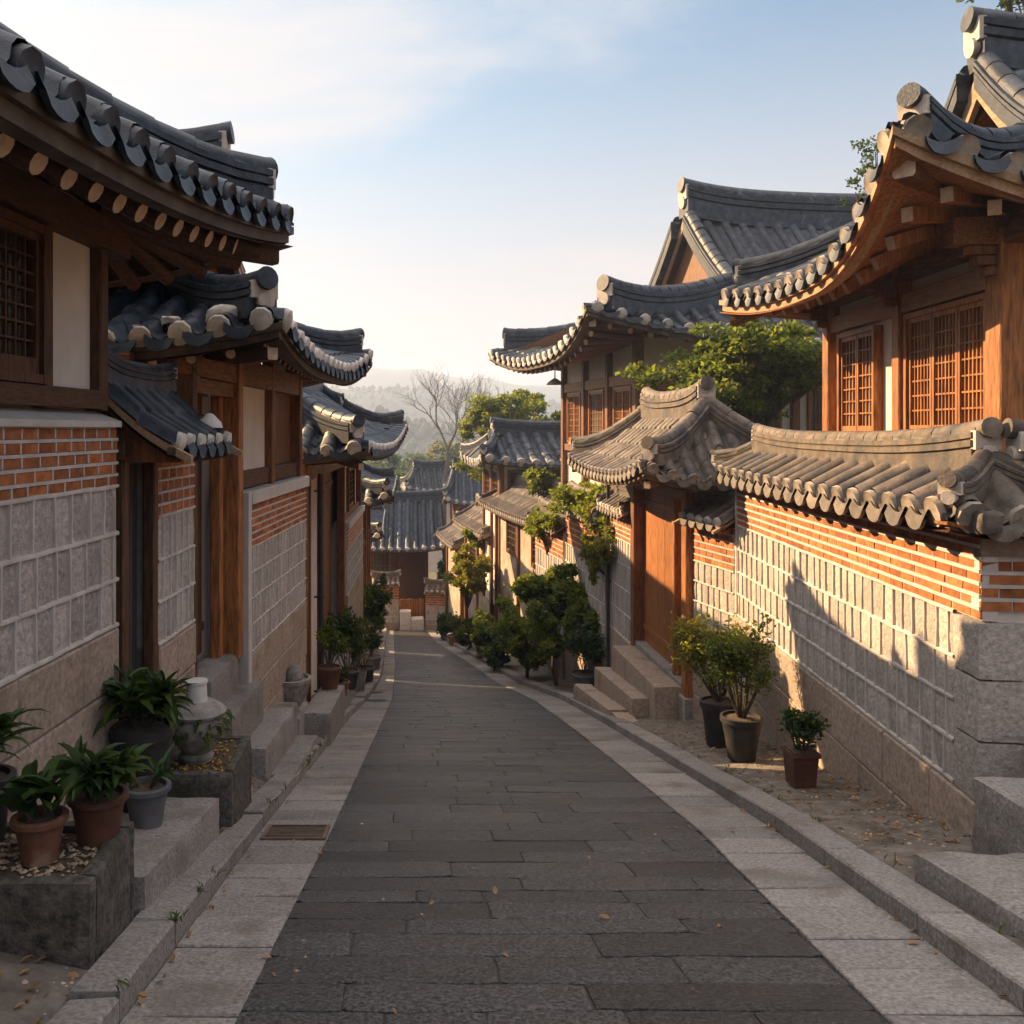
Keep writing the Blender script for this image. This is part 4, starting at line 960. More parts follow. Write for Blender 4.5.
def gate_right():
    t = thing('gatehouse', 'wooden gate on the right with tall plank door under a small hipped tile roof', 'gate', (4.6, 16, -5))
    M, ln = frame((4.46, 14.35), (4.46, 17.65), -1)
    for s, w, mt in ((.0, .24, 'wood_orange'), (.75, .14, 'wood_orange'), (ln, .24, 'wood_brown')): ppost(t, M, 'post', mt, s, -.05, w, -4.25, -.75)
    plank_door(t, M, .84, ln - .13, -4.1, -1.12, -.14, 'wood_orange', 5); pbox(t, M, 'side_panel', 'wood_brown', .12, .68, -.2, -.14, -4.1, -1.12, .006)
    pbox(t, M, 'lintel', 'wood_weathered', -.1, ln + .1, -.18, .05, -1.12, -.86); pbox(t, M, 'beam', 'wood_brown_long', -.5, ln + .5, -.2, .02, -.80, -.58)
    pbox(t, M, 'threshold', 'granite_grey', -.1, ln + .1, -.4, .04, -4.5, -4.1, .015)
    for s in (0, .75, ln): pbox(t, M, 'post_base', 'granite_grey', s - .17, s + .17, -.24, .12, -5.6, -4.24, .02)
    core(t, M, -.05, ln + .05, .9, -5.2, -.62, 'wood_dark', y=-.26)
    for s in (-.05, ln + .05):
        m = MB(M)
        for q in range(3): m.cbox(s - .09, s + .09, 0, .2 + q * .14, -.85 + q * .10, -.85 + (q + 1) * .10 - .002, .02)
        m.build('bracket', 'wood_brown', t)
    r = Roof(t, axes((4.80, 16.25, -.78), (.0, 1)), 2.95, 1.32, 1.05, ag=1.75, tg=1.0, lift={(1, 1): .22, (-1, 1): .26, (1, -1): .3, (-1, -1): .3}, flare=.04, pitch=.30, r=.092, seed=81, course=.30, ridge_k=.9, board=.10, tile='roof_tile_weathered', end='tile_end_warm')
    r.rafters(t, .85, .30, .045, ['v+', 'u-'], 'wood_brown_long', drop=.085, inset=.16)
    r.hip_rafters(t, .85, [(-1, 1), (1, 1)], .13, .18, 'wood_brown_long')
gate_right()

def small_wall(label, p0, p1, zcap, zst, zbrick, seed, side=-1, cap=.42, brows=6, srows=4, tile='roof_tile_weathered', end='tile_end_warm', h=.3, w=.2):
    o = ((p0[0] + p1[0]) / 2, (p0[1] + p1[1]) / 2, rz((p0[1] + p1[1]) / 2)); t = thing('garden_wall', label, 'wall', o)
    M, ln = frame(p0, p1, side); g = zroad(M, .05)
    m = MB(M); ashlar(m, 0, ln, lambda x: zst, g, seed, .8, .42, y=.02); m.build('granite_base', 'granite_base', t)
    m = MB(M); stones(m, 0, ln, [zst + (zbrick - zst) * k / srows for k in range(srows + 1)], w, seed=seed + 1); m.build('stone_panel', ['mortar', 'granite_stone'], t)
    m = MB(M); bricks(m, 0, ln, zbrick, zcap, brows, .22, seed=seed + 2); m.build('brick_band', ['mortar', 'brick'], t)
    core(t, M, .01, ln - .01, .34, min(g(0), g(ln)) - .4, zcap, 'mortar', y=-.08)
    d = Vector((p1[0] - p0[0], p1[1] - p0[1], 0)).normalized(); n = Vector((d.y, -d.x, 0)) * side
    mid = Vector((o[0], o[1], 0)) - n * .2
    Roof(t, axes((mid.x, mid.y, zcap + .04), d), ln / 2 + .05, cap, h, lift=.02, flare=0, pitch=.27, r=.085, seed=seed + 3, course=.32, ridge_k=.6, board=.04, tile=tile, bmat='wood_brown', scallop=.07, name='tile_cap')
    return t
small_wall('short brick and granite wall between the gate and the tall garden wall', (4.70, 12.97), (4.50, 14.2), -1.42, -3.3, -2.05, 91)
small_wall('short wall with pale stone courses beyond the wooden gate, beside the black downpipe', (4.48, 17.85), (4.46, 20.1), -1.72, -4.3, -2.3, 95)
small_wall('sunlit brick wall behind the dark green shrubs', (4.44, 20.3), (4.2, 24.0), -2.1, -4.9, -3.0, 99, w=.24)
small_wall('low stepped wall with pale cap farther down behind the shrubs', (4.15, 24.1), (3.85, 27.2), -2.75, -5.6, -3.5, 103, w=.24)

small_wall('short tiled wall at the foot of the lane, left of the pale blocks', (-1.9, 48.7), (-.5, 48.8), -8.35, -10.4, -9.2, 131, side=1)
small_wall('short tiled wall at the foot of the lane, right of the pale blocks', (.95, 48.7), (2.0, 48.5), -8.75, -10.5, -9.5, 135, side=1)
def house_right_gable():
    t = thing('hanok_house', 'big right house with gabled blue tile roof rising behind the green tree', 'house', (8, 25, -3))
    ev = Vector((-.14, .99, 0)); eu = Vector((.99, .14, 0)); c = Vector((3.55, 24.9, 0)) + eu * 8
    RM = axes((c.x, c.y, 1.95), eu)
    r = Roof(t, RM, 8.0, 4.65, 4.1, ag=3.7, tg=.42, lift={(-1, -1): .85, (-1, 1): .62, (1, -1): .5, (1, 1): .5}, flare=.03, pitch=.52, r=.135, seed=111, course=.45, board=.18, ridge_k=1.7)
    ov = 1.75
    q0 = RM @ Vector((-(8 - ov), -(4.65 - ov), 0)); q1 = RM @ Vector((-(8 - ov), 4.65 - ov, 0)); q2 = RM @ Vector((8 - ov, -(4.65 - ov), 0))
    M, ln = frame((q0.x, q0.y), (q1.x, q1.y), -1); N_, nl = frame((q0.x, q0.y), (q2.x, q2.y), 1)
    for Q, L_ in ((M, ln), (N_, nl)):
        core(t, Q, .02, L_ - .02, .3, -7, 2.6, 'plaster', y=-.05)
        n = max(2, round(L_ / 1.95))
        for i in range(n + 1): ppost(t, Q, 'column', 'wood_brown', .02 + (L_ - .04) * i / n, 0, .2, -3, 2.55)
        pbox(t, Q, 'wall_beam', 'wood_weathered', .1, L_ - .1, -.04, .06, 1.15, 1.42); pbox(t, Q, 'eave_beam', 'wood_brown_long', -.4, L_ + .4, -.08, .09, 2.3, 2.55)
        pbox(t, Q, 'sill_beam', 'wood_brown_long', .1, L_ - .1, -.04, .055, -.62, -.42)
        for i in range(n):
            x0, x1 = L_ * i / n + .42, L_ * (i + 1) / n - .42; window(t, Q, x0, x1, -.32, 1.05, 1 if i % 2 else 2, 5, 6, 'wood_orange', y=.0, pane='paper')
    r.rafters(t, ov, .46, .075, ['u-', 'v-'], 'wood_brown_long', drop=.1, inset=.25)
    r.hip_rafters(t, ov, [(-1, -1), (-1, 1)], .22, .3, 'wood_brown_long')
house_right_gable()

simple_house('hanok_house', 'low house with row-ended dark tile roof standing below and left of the big gabled house', axes((6.0, 36.6, -1.3), (.995, .10)), 3.4, 2.5, 1.15, -7.0, .8, 121, ag=2.6, tg=.8, lift=.28, pitch=.55, sides=('v-', 'u-'), course=.5, post='wood_brown')
simple_house('hanok_house', 'roadside house with a sunlit pale tile slope facing the lane, above the far shrubs', axes((4.55, 31.6, -2.9), (-.115, .993)), 4.2, 1.2, .85, -8.2, .55, 123, lift=.1, pitch=.30, sides=('v+',), tile='roof_tile_weathered', end='tile_end_warm', raf=False, rk=.7, bay=3.6, wallm='plaster_old')
simple_house('hanok_house', 'smaller roadside house one step lower with sagging pale tile roof', axes((3.75, 39.8, -4.3), (-.115, .993)), 3.4, 1.15, .8, -9.6, .5, 125, lift=.08, pitch=.30, sides=('v+',), tile='roof_tile_weathered', end='tile_end_warm', raf=False, rk=.7, bay=3.6, wallm='plaster_old')
simple_house('hanok_house', 'last roadside house on the right, its pale roof just above the foot of the lane', axes((3.0, 46.4, -5.7), (-.10, .995)), 2.9, 1.1, .8, -10.6, .5, 127, lift=.08, pitch=.30, sides=('v+',), tile='roof_tile_weathered', end='tile_end_warm', raf=False, rk=.7, bay=3.6, wallm='plaster_old')
# ------------------------------------------------------------------ plants
def leaf_strip(m, base, az, el, L, Wd, droop, n=5, mi=0, fold=.25):
    """one arching blade: two quads wide, creased along the middle"""
    p = Vector(base); vs = []; fs = []; e = el
    side = Vector((-math.sin(az), math.cos(az), 0)); tw = rnd.uniform(-.5, .5); side = (side + Vector((0, 0, tw))).normalized()
    for i in range(n + 1):
        t = i / n; w = Wd * (math.sin(math.pi * min(1, .08 + t * .92)) ** .7) * (1 - .25 * t); w = max(w, .002)
        d = Vector((math.cos(az) * math.cos(e), math.sin(az) * math.cos(e), math.sin(e))); up = side.cross(d)
        vs += [p + side * w / 2 + up * w * fold * -1, p, p - side * w / 2 + up * w * fold * -1]
        p = p + d * L / n; e -= droop / n
    for i in range(n):
        a = i * 3; fs += [(a, a + 1, a + 4, a + 3), (a + 1, a + 2, a + 5, a + 4)]
    m.add(vs, fs, mi)
def leaf_quad(m, p, size, mi=0, r=rnd, up=.35, asp=.55):
    d = Vector((r.gauss(0, 1), r.gauss(0, 1), r.gauss(0, 1) * .7 + .1)); d.normalize(); q = Vector((r.gauss(0, 1), r.gauss(0, 1), r.gauss(0, 1) + up)); s = d.cross(q)
    if s.length < 1e-3: return
    s.normalize(); n = d.cross(s); w = size * asp / 2; p = Vector(p)
    m.add([p, p + d * size * .45 + s * w + n * size * .06, p + d * size, p + d * size * .45 - s * w + n * size * .06], [(0, 1, 2, 3)], mi)
def pot_prof(r0, r1, h, rim=.018):
    return [(.001, 0), (r0, 0), (r0 + (r1 - r0) * .5, h * .5), (r1, h * .86), (r1 + rim, h * .87), (r1 + rim, h - .005), (r1 + rim - .008, h), (r1 - .012, h), (r1 - .02, h - .05), (.001, h - .045)]
def potted(label, loc, r0, r1, ph, potm, plant, group=None, rzv=0, square=False, soil='soil', name='potted_plant', **kw):
    t = thing(name, label, 'potted plant', loc, group)
    m = MB()
    X, Y, Z = loc
    if square:
        for (z0, z1, a, b, w) in ((0, ph, r0, r1, 0), (ph - .04, ph, r1, r1, .012)):
            c = [(-a - w, -a - w, z0), (a + w, -a - w, z0), (a + w, a + w, z0), (-a - w, a + w, z0), (-b - w, -b - w, z1), (b + w, -b - w, z1), (b + w, b + w, z1), (-b - w, b + w, z1)]
            m.hexa([(X + p[0], Y + p[1], Z + p[2]) for p in c])
    else: m.lathe(pot_prof(r0, r1, ph), 26, 0, loc, .006)
    m.build('pot', potm, t)
    m = MB(); m.lathe([(.001, ph - .015), (r1 * .5, ph - .012), (r1 - .016, ph - .03)], 16, 0, loc, .02)
    if square: m = MB(); m.box(X - r1 + .01, X + r1 - .01, Y - r1 + .01, Y + r1 - .01, Z + ph - .02, Z + ph + .004)
    m.build('soil', soil, t)
    plant(t, Vector(loc) + Vector((0, 0, ph - .03)), **kw)
    return t
def rosette(t, base, n=60, L=.34, Wd=.075, mats=('leaf_dark', 'leaf_mid'), stem=.12, spread=.07, el=(.5, 1.45), droop=(.8, 1.9), seed=1, stems=5):
    r = random.Random(seed); m = MB(); st = MB(); tips = []
    for k in range(stems):
        a = r.uniform(0, 6.28); q = base + Vector((math.cos(a) * spread * .5, math.sin(a) * spread * .5, 0)); e = base + Vector((math.cos(a) * spread * 1.6, math.sin(a) * spread * 1.6, stem * r.uniform(.7, 1.25)))
        st.tube([q, q.lerp(e, .5) + Vector((0, 0, .02)), e], [.012, .010, .006], 6); tips.append((q, e))
    for i in range(n):
        q, e = r.choice(tips); p = q.lerp(e, r.uniform(.35, 1.0)); az = r.uniform(0, 6.28)
        leaf_strip(m, p, az, r.uniform(*el), L * r.uniform(.65, 1.15), Wd * r.uniform(.75, 1.2), r.uniform(*droop), 5, 0 if r.random() < .6 else 1)
    st.build('stem', 'bark', t); m.build('foliage', list(mats), t, smooth=50)
def shrub(t, base, h=.7, rx=.4, n=900, stems=9, size=.05, mats=('leaf_mid', 'leaf_bright'), seed=1, lean=(0, 0), asp=.5, bark='bark', low=.25, mixp=.5):
    r = random.Random(seed); st = MB(); m = MB(); tips = []
    for k in range(stems):
        a = r.uniform(0, 6.28); rr = rx * r.uniform(.25, 1.0); hh = h * r.uniform(.6, 1.0) * (1 - .25 * (rr / rx) ** 2)
        e = base + Vector((math.cos(a) * rr + lean[0] * hh, math.sin(a) * rr + lean[1] * hh, hh)); q = base + Vector((math.cos(a) * .03, math.sin(a) * .03, 0))
        mid = q.lerp(e, .5) + Vector((r.uniform(-.05, .05), r.uniform(-.05, .05), h * .08)); st.tube([q, mid, e], [.012, .008, .004], 5, caps=False); tips.append((q, mid, e))
        for b in range(3):
            s0 = mid.lerp(e, r.uniform(0, .7)); e2 = s0 + Vector((r.uniform(-1, 1) * rx * .5, r.uniform(-1, 1) * rx * .5, r.uniform(.02, .3) * h)); st.tube([s0, e2], [.006, .003], 4, caps=False); tips.append((s0, s0.lerp(e2, .5), e2))
    for i in range(n):
        q, mi_, e = r.choice(tips); u = r.uniform(low, 1) ** .7; p = q.lerp(mi_, u * 2) if u < .5 else mi_.lerp(e, u * 2 - 1)
        p = p + Vector((r.gauss(0, 1), r.gauss(0, 1), r.gauss(0, 1))) * rx * .10
        leaf_quad(m, p, size * r.uniform(.6, 1.3), 0 if r.random() > mixp else 1, r, asp=asp)
    st.build('stem', bark, t); m.build('foliage', list(mats), t, smooth=0)
def cloud(m, c, rad, n, size, r, mix=.5, shell=.45, asp=.55, sub=9):
    """leaf clumps scattered through an uneven volume: light and dark sprays with gaps between"""
    c = Vector(c); cl = []
    for k in range(sub):
        d = Vector((r.gauss(0, 1), r.gauss(0, 1), r.gauss(0, 1))); d.normalize(); f = r.uniform(.35, 1.0)
        cl.append((c + Vector((d.x * rad[0], d.y * rad[1], d.z * rad[2])) * f, r.uniform(.26, .50)))
    for i in range(n):
        q, k = r.choice(cl); d = Vector((r.gauss(0, 1), r.gauss(0, 1), r.gauss(0, 1))); d.normalize(); f = (shell + (1 - shell) * r.random()) * k
        p = q + Vector((d.x * rad[0], d.y * rad[1], d.z * rad[2] * .75)) * f
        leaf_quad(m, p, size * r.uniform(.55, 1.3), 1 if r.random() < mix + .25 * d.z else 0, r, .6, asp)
    return [q for q, k in cl]
def tree(name, label, base, crown, rad, n, size, mats, seed, trunk_r=.14, group=None, clumps=7, cat='tree', bark='bark', mix=.5, sub=7, lean=.1):
    r = random.Random(seed); t = thing(name, label, cat, base, group); m = MB(); tr = MB()
    base = Vector(base); crown = Vector(crown); fork = base.lerp(crown, .55) + Vector((r.uniform(-.2, .2), r.uniform(-.2, .2), -.1))
    tr.tube([base - Vector((0, 0, .3)), base.lerp(fork, .5) + Vector((r.uniform(-.12, .12), 0, 0)), fork, crown + Vector((0, 0, rad[2] * .4))], [trunk_r * 1.2, trunk_r, trunk_r * .75, trunk_r * .22], 9)
    for k in range(clumps):
        a = 6.283 * k / clumps + r.uniform(-.4, .4); f = r.uniform(.25, .78); z = r.uniform(-.6, .75); q = (1 - z * z * .7) ** .5
        c = crown + Vector((math.cos(a) * rad[0] * f * q, math.sin(a) * rad[1] * f * q, z * rad[2] * .8)); s = r.uniform(.34, .58)
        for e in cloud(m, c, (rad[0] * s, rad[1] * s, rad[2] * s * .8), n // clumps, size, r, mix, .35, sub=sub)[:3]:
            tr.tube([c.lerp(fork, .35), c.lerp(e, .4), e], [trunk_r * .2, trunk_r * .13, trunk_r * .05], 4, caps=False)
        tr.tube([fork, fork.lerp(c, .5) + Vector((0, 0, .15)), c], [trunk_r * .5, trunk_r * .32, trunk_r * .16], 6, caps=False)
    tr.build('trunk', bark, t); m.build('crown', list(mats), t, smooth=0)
    return t
def bare_tree(label, base, h, spread, seed, depth=6, r0=.13, bark='bark_pale', group=None, start=.4):
    r = random.Random(seed); t = thing('bare_tree', label, 'tree', base, group); m = MB(); tw = MB()
    def grow(mm, p, d, L, rad, k):
        n = 3; pts = [p]; q = p
        for i in range(n): d = (d + Vector((r.gauss(0, .12), r.gauss(0, .12), .05 + r.gauss(0, .05)))).normalized(); q = q + d * L / n; pts.append(q)
        mm.tube(pts, [rad, rad * .9, rad * .8, rad * .68], 5 if k > 2 else 3, caps=False)
        if k == 0: return
        for j in range(3 if k > 1 else 2):
            a = r.uniform(0, 6.283); s = d.orthogonal().normalized(); s = Matrix.Rotation(a, 3, d) @ s; nd = (d + s * r.uniform(.35, .85) * spread).normalized()
            grow(tw if k < 5 else mm, pts[-1] if j < 2 else pts[-2], nd, L * r.uniform(.62, .85), rad * .62, k - 1)
    b = Vector(base); top = b + Vector((0, 0, h * start)); m.tube([b - Vector((0, 0, .3)), b.lerp(top, .5), top], [r0 * 1.2, r0, r0 * .9], 8, caps=False)
    grow(m, top, Vector((0, 0, 1)), h * .19, r0 * .85, depth)
    m.build('trunk', bark, t); tw.build('twigs', bark, t); return t

# ------------------------------------------------------------------ stone steps, blocks, planters
def slab(name, label, cat, x0, x1, y0, y1, zt0, zt1, zb0, zb1, matn='granite_grey', group=None, c=.016, cut=None):
    """granite block: top height zt0 at the near end to zt1 at the far end"""
    m = MB(); n = 5; vs = []
    o = ((x0 + x1) / 2, (y0 + y1) / 2, min(zt0, zt1)); mm = MB()
    def top(x, y): return zt0 + (zt1 - zt0) * (y - y0) / (y1 - y0)
    mm.rock(x0, x1, y0, y1, min(zb0, zb1), zt0, .022, 0, .009, .07, top, x0 * 7)
    ob = mm.build(name, matn, None, origin=o, smooth=50)
    if label: tag(ob, label, cat, group)
    return ob
def flight(label, blocks, matn='granite_grey', loc=None, cat='steps'):
    b0 = blocks[0]; t = thing('stone_steps', label, cat, loc or (b0[0], b0[2], b0[6]))
    for (x0, x1, y0, y1, zt0, zt1, zb) in blocks:
        mm = MB(); mm.rock(x0, x1, y0, y1, zb, zt0, .024, 0, .010, .07, lambda x, y: zt0 + (zt1 - zt0) * (y - y0) / (y1 - y0), x0 * 9 + y0); mm.build('step', matn, t, smooth=50)
    return t
flight('four worn granite steps climbing from the left kerb to the orange-posted door', [
    (-1.66, -1.17, 9.30, 11.75, -3.56, -3.97, -4.5), (-1.90, -1.42, 9.02, 11.66, -3.19, -3.52, -4.5), (-2.02, -1.68, 8.64, 10.5, -2.76, -2.90, -4.4), (-2.25, -1.90, 8.72, 10.1, -2.44, -2.50, -4.3)])
flight('two low granite blocks stepping up to the dark door of the third left house', [
    (-1.46, -1.06, 12.35, 15.2, -3.88, -4.30, -5.3), (-1.62, -1.30, 16.6, 20.2, -4.78, -5.0, -6.3), (-1.52, -1.10, 15.9, 17.4, -4.72, -4.95, -5.9)])
slab('granite_block', 'small granite plinth under the ribbed stone urn', 'block', -1.80, -1.42, 11.85, 12.9, -3.80, -3.88, -4.8, -4.8)
slab('granite_block', 'long sloping granite block between the two dark planters on the left', 'block', -2.06, -1.41, 4.84, 6.78, -2.40, -2.76, -3.4, -3.4)
flight('big rough granite entrance blocks at the lower right corner', [
    (3.08, 3.78, 4.0, 5.50, -2.38, -2.57, -3.2), (3.74, 5.3, 4.3, 5.98, -2.27, -2.30, -3.3), (4.36, 5.4, 4.6, 6.28, -2.08, -2.08, -3.3)])
flight('granite steps up to the wooden gate on the right', matn='granite_base', blocks=[
    (3.38, 3.74, 15.2, 18.4, -4.72, -5.18, -6.0), (3.70, 4.02, 14.9, 17.9, -4.44, -4.70, -6.0), (3.98, 4.42, 14.5, 17.6, -4.14, -4.20, -6.0), (3.42, 3.72, 14.2, 15.14, -4.66, -4.74, -5.4)])

def trough(label, x0, x1, y0, y1, zt, zb, top_mat, tname):
    t = thing('stone_planter', label, 'planter', ((x0 + x1) / 2, (y0 + y1) / 2, zb)); w = .085; m = MB()
    r = random.Random(int(-x0 * 100))
    for (a, b, c, d) in ((x0, x1, y0, y0 + w), (x0, x1, y1 - w, y1), (x0, x0 + w, y0 + w, y1 - w), (x1 - w, x1, y0 + w, y1 - w)): m.rock(a, b, c, d, zb, zt + r.uniform(-.008, .008), .022, 0, .012, .05, None, a * 5 + c)
    m.build('trough', 'granite_dark', t, smooth=50)
    m = MB(); n = 10; vs = []; fs = []
    for i in range(n + 1):
        for j in range(n + 1): x = x0 + w - .01 + (x1 - x0 - 2 * w + .02) * i / n; y = y0 + w - .01 + (y1 - y0 - 2 * w + .02) * j / n; vs.append((x, y, zt - .03 + .02 * noise.noise((x * 6, y * 6, 1))))
    for i in range(n):
        for j in range(n): q = i * (n + 1) + j; fs.append((q, q + n + 1, q + n + 2, q + 1))
    m.add(vs, fs); m.build('soil', 'soil', t)
    m = MB()
    for k in range(420 if top_mat == 'pebble' else 150):
        x = r.uniform(x0 + w, x1 - w); y = r.uniform(y0 + w, y1 - w); s = r.uniform(.008, .02); z = zt - .022 + .02 * noise.noise((x * 6, y * 6, 1))
        pts = [(x + s * r.uniform(.7, 1.2) * a, y + s * r.uniform(.7, 1.2) * b, z + s * .6 * c) for a, b, c in ((1, 0, 0), (0, 1, 0), (-1, 0, 0), (0, -1, 0), (0, 0, 1), (0, 0, -1))]
        m.add(pts, [(0, 1, 4), (1, 2, 4), (2, 3, 4), (3, 0, 4), (1, 0, 5), (2, 1, 5), (3, 2, 5), (0, 3, 5)])
    o = m.build(tname, top_mat, t, smooth=0); o['kind'] = 'stuff'
    return t
trough('large dark mossy stone planter holding pots at the lower left corner', -2.32, -1.45, 4.12, 4.80, -2.08, -2.95, 'pebble', 'gravel')
trough('smaller dark stone planter with yellow flowers under the stone urn', -1.98, -1.36, 6.98, 7.86, -2.66, -3.5, 'flowers', 'flower_bed')

# ------------------------------------------------------------------ pots on the left
potted('small terracotta pot of dark round leaves on the front planter', (-1.80, 4.40, -2.10), .085, .118, .22, 'terracotta', rosette, n=18, L=.25, Wd=.13, stem=.12, seed=3, droop=(.9, 1.6), el=(.6, 1.3), mats=('leaf_dark', 'leaf_dark'))
potted('brown glazed pot of glossy lance leaves beside the terracotta pot', (-1.59, 4.62, -2.10), .10, .135, .24, 'pot_brown', rosette, n=95, L=.24, Wd=.055, stem=.13, seed=5, spread=.08, droop=(.7, 1.8))
potted('tall black pot with a broad leafy green plant against the left wall', (-1.88, 6.38, -2.69), .15, .205, .60, 'pot_black', rosette, n=150, L=.33, Wd=.085, stem=.24, seed=7, spread=.10, el=(.3, 1.5), droop=(.7, 1.7), mats=('leaf_dark', 'leaf_mid'), stems=9)
potted('low blue-grey pot with a few stems in front of the tall black pot', (-1.72, 5.92, -2.60), .10, .14, .27, 'pot_grey', rosette, n=14, L=.2, Wd=.05, stem=.10, seed=9)
potted('pot half out of view at the left edge, dark leaves reaching in', (-2.17, 4.60, -2.10), .10, .14, .34, 'pot_black', rosette, n=70, L=.30, Wd=.06, stem=.22, seed=11)
potted('brown pot with a bright young plant by the third house on the left', (-1.28, 14.7, -4.22), .13, .18, .36, 'pot_brown', shrub, h=.72, rx=.32, n=1000, seed=13, size=.07, mats=('leaf_mid', 'leaf_bright'))
potted('dark pot with a tall thin dark shrub by the third left doorway', (-1.16, 17.2, -4.93), .17, .22, .34, 'pot_black', shrub, h=1.25, rx=.46, n=2000, seed=15, size=.085, mats=('leaf_dark', 'leaf_mid'))
potted('low clay pot with green sprigs on the kerb side of the thin shrub', (-1.22, 16.2, -4.80), .12, .16, .28, 'terracotta', shrub, h=.35, rx=.2, n=220, seed=16, size=.06, mats=('leaf_mid', 'leaf_mid'))
potted('square planter with a reddish green bush farther down the left wall', (-1.22, 20.6, -5.98), .22, .25, .40, 'pot_stone', shrub, square=True, h=1.3, rx=.46, n=2000, seed=17, size=.10, mats=('leaf_mid', 'leaf_dry'), mixp=.3)
potted('black tub with a dense dark bush beyond the reddish one, left side', (-1.16, 23.4, -6.58), .24, .28, .40, 'pot_black', shrub, h=1.35, rx=.52, n=2000, seed=18, size=.12, mats=('leaf_dark', 'leaf_mid'))
potted('farthest leafy tub on the left, tall green shrub against the fourth house', (-1.12, 27.3, -7.3), .26, .3, .45, 'pot_grey', shrub, h=2.5, rx=.6, n=3500, seed=19, size=.14, mats=('leaf_dark', 'leaf_mid'))

def urns():
    t = thing('stone_urn', 'squat stone urn with white cylinder neck standing on the smaller planter', 'urn', (-1.72, 7.32, -2.68)); c = (-1.72, 7.32, -2.68)
    m = MB(); m.lathe([(.001, 0), (.13, 0), (.14, .04), (.11, .07), (.15, .12), (.205, .20), (.225, .30), (.20, .37), (.16, .385), (.001, .385)], 28, 0, c, .012); m.build('bowl', 'pot_stone', t)
    m = MB(); m.lathe([(.001, .385), (.235, .375), (.245, .40), (.20, .44), (.13, .48), (.001, .482)], 28, 0, c, .01); m.build('lid', 'pot_stone', t)
    m = MB(); m.lathe([(.001, .48), (.088, .48), (.080, .62), (.090, .625), (.090, .645), (.001, .65)], 20, 0, c); m.build('neck', 'white_stone', t)
    m = MB(); r = random.Random(2)
    for k in range(60):
        a = r.uniform(-2.8, .3); p = Vector(c) + Vector((math.cos(a) * .225, math.sin(a) * .225, r.uniform(.22, .38))); leaf_strip(m, p, a + r.uniform(-.6, .6), r.uniform(-.5, .6), r.uniform(.06, .12), .035, 1.4, 3)
    m.build('creeper', 'leaf_mid', t)
    t = thing('stone_urn', 'ribbed grey stone urn on a plinth past the granite steps', 'urn', (-1.60, 12.3, -3.82)); c = (-1.60, 12.3, -3.82)
    m = MB(); n = 30; vs = []; fs = []
    pr = [(.001, 0), (.14, 0), (.13, .05), (.17, .12), (.23, .28), (.255, .38), (.275, .39), (.28, .44), (.24, .445), (.22, .40), (.001, .39)]
    for (rr, z) in pr:
        for j in range(n): a = 6.2832 * j / n; k = 1 + (.05 if j % 3 == 0 else -.015) * (1 if .06 < z < .39 else 0); vs.append((c[0] + rr * k * math.cos(a), c[1] + rr * k * math.sin(a), c[2] + z))
    for i in range(len(pr) - 1):
        for j in range(n): j2 = (j + 1) % n; fs.append((i * n + j, i * n + j2, i * n + n + j2, i * n + n + j))
    m.add(vs, fs); m.build('bowl', 'pot_stone', t)
    m = MB(); m.lathe([(.001, .36), (.10, .38), (.13, .45), (.10, .55), (.05, .60), (.001, .61)], 14, 0, (c[0] + .05, c[1], c[2]), .05); m.build('stone_ball', 'pot_stone', t)
urns()

# ------------------------------------------------------------------ pots and shrubs on the right
potted('tall charcoal pot with a golden green shrub by the gate pier', (3.92, 11.35, -3.97), .15, .215, .56, 'pot_black', shrub, h=1.15, rx=.56, n=4200, stems=18, seed=31, size=.06, mats=('leaf_bright', 'leaf_yellow'), lean=(-.12, .1), low=.12)
potted('black pot with a fine-leaved airy shrub in front of the golden one', (3.78, 10.2, -3.72), .15, .215, .48, 'pot_black', shrub, h=1.08, rx=.48, n=3200, stems=16, seed=33, size=.055, mats=('leaf_mid', 'leaf_bright'), low=.15, mixp=.4)
potted('small brown square pot with a stubby plant, nearest of the right wall pots', (3.76, 8.62, -3.40), .10, .125, .34, 'pot_brown', shrub, square=True, h=.46, rx=.22, n=900, stems=9, seed=35, size=.06, mats=('leaf_dark', 'leaf_mid'), low=.15)
potted('grey tub with a leafy plant beside the black downpipe', (4.05, 20.6, -5.98), .24, .3, .42, 'pot_grey', shrub, h=1.05, rx=.52, n=2600, seed=37, size=.09, mats=('leaf_dark', 'leaf_mid'))
def big_shrub(label, base, crown, rad, n, size, mats, seed, mix=.35, name='shrub', clumps=9, tr=.05):
    return tree(name, label, base, crown, rad, n, size, mats, seed, tr, clumps=clumps, cat='shrub', mix=mix, sub=8)
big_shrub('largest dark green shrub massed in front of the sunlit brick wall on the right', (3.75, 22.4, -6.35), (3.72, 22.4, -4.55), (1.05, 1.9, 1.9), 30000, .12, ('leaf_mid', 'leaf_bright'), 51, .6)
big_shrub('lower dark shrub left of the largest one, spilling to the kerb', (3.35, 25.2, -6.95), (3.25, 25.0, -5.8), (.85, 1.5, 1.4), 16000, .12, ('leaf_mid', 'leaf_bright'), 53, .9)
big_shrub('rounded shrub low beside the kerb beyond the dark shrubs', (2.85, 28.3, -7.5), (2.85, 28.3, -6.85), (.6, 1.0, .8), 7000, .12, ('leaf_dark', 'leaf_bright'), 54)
big_shrub('bright yellow-green bush hanging over the far right wall', (2.55, 35.5, -8.6), (2.45, 35.2, -5.75), (.95, 1.9, 1.35), 16000, .14, ('leaf_bright', 'leaf_yellow'), 55, .5)
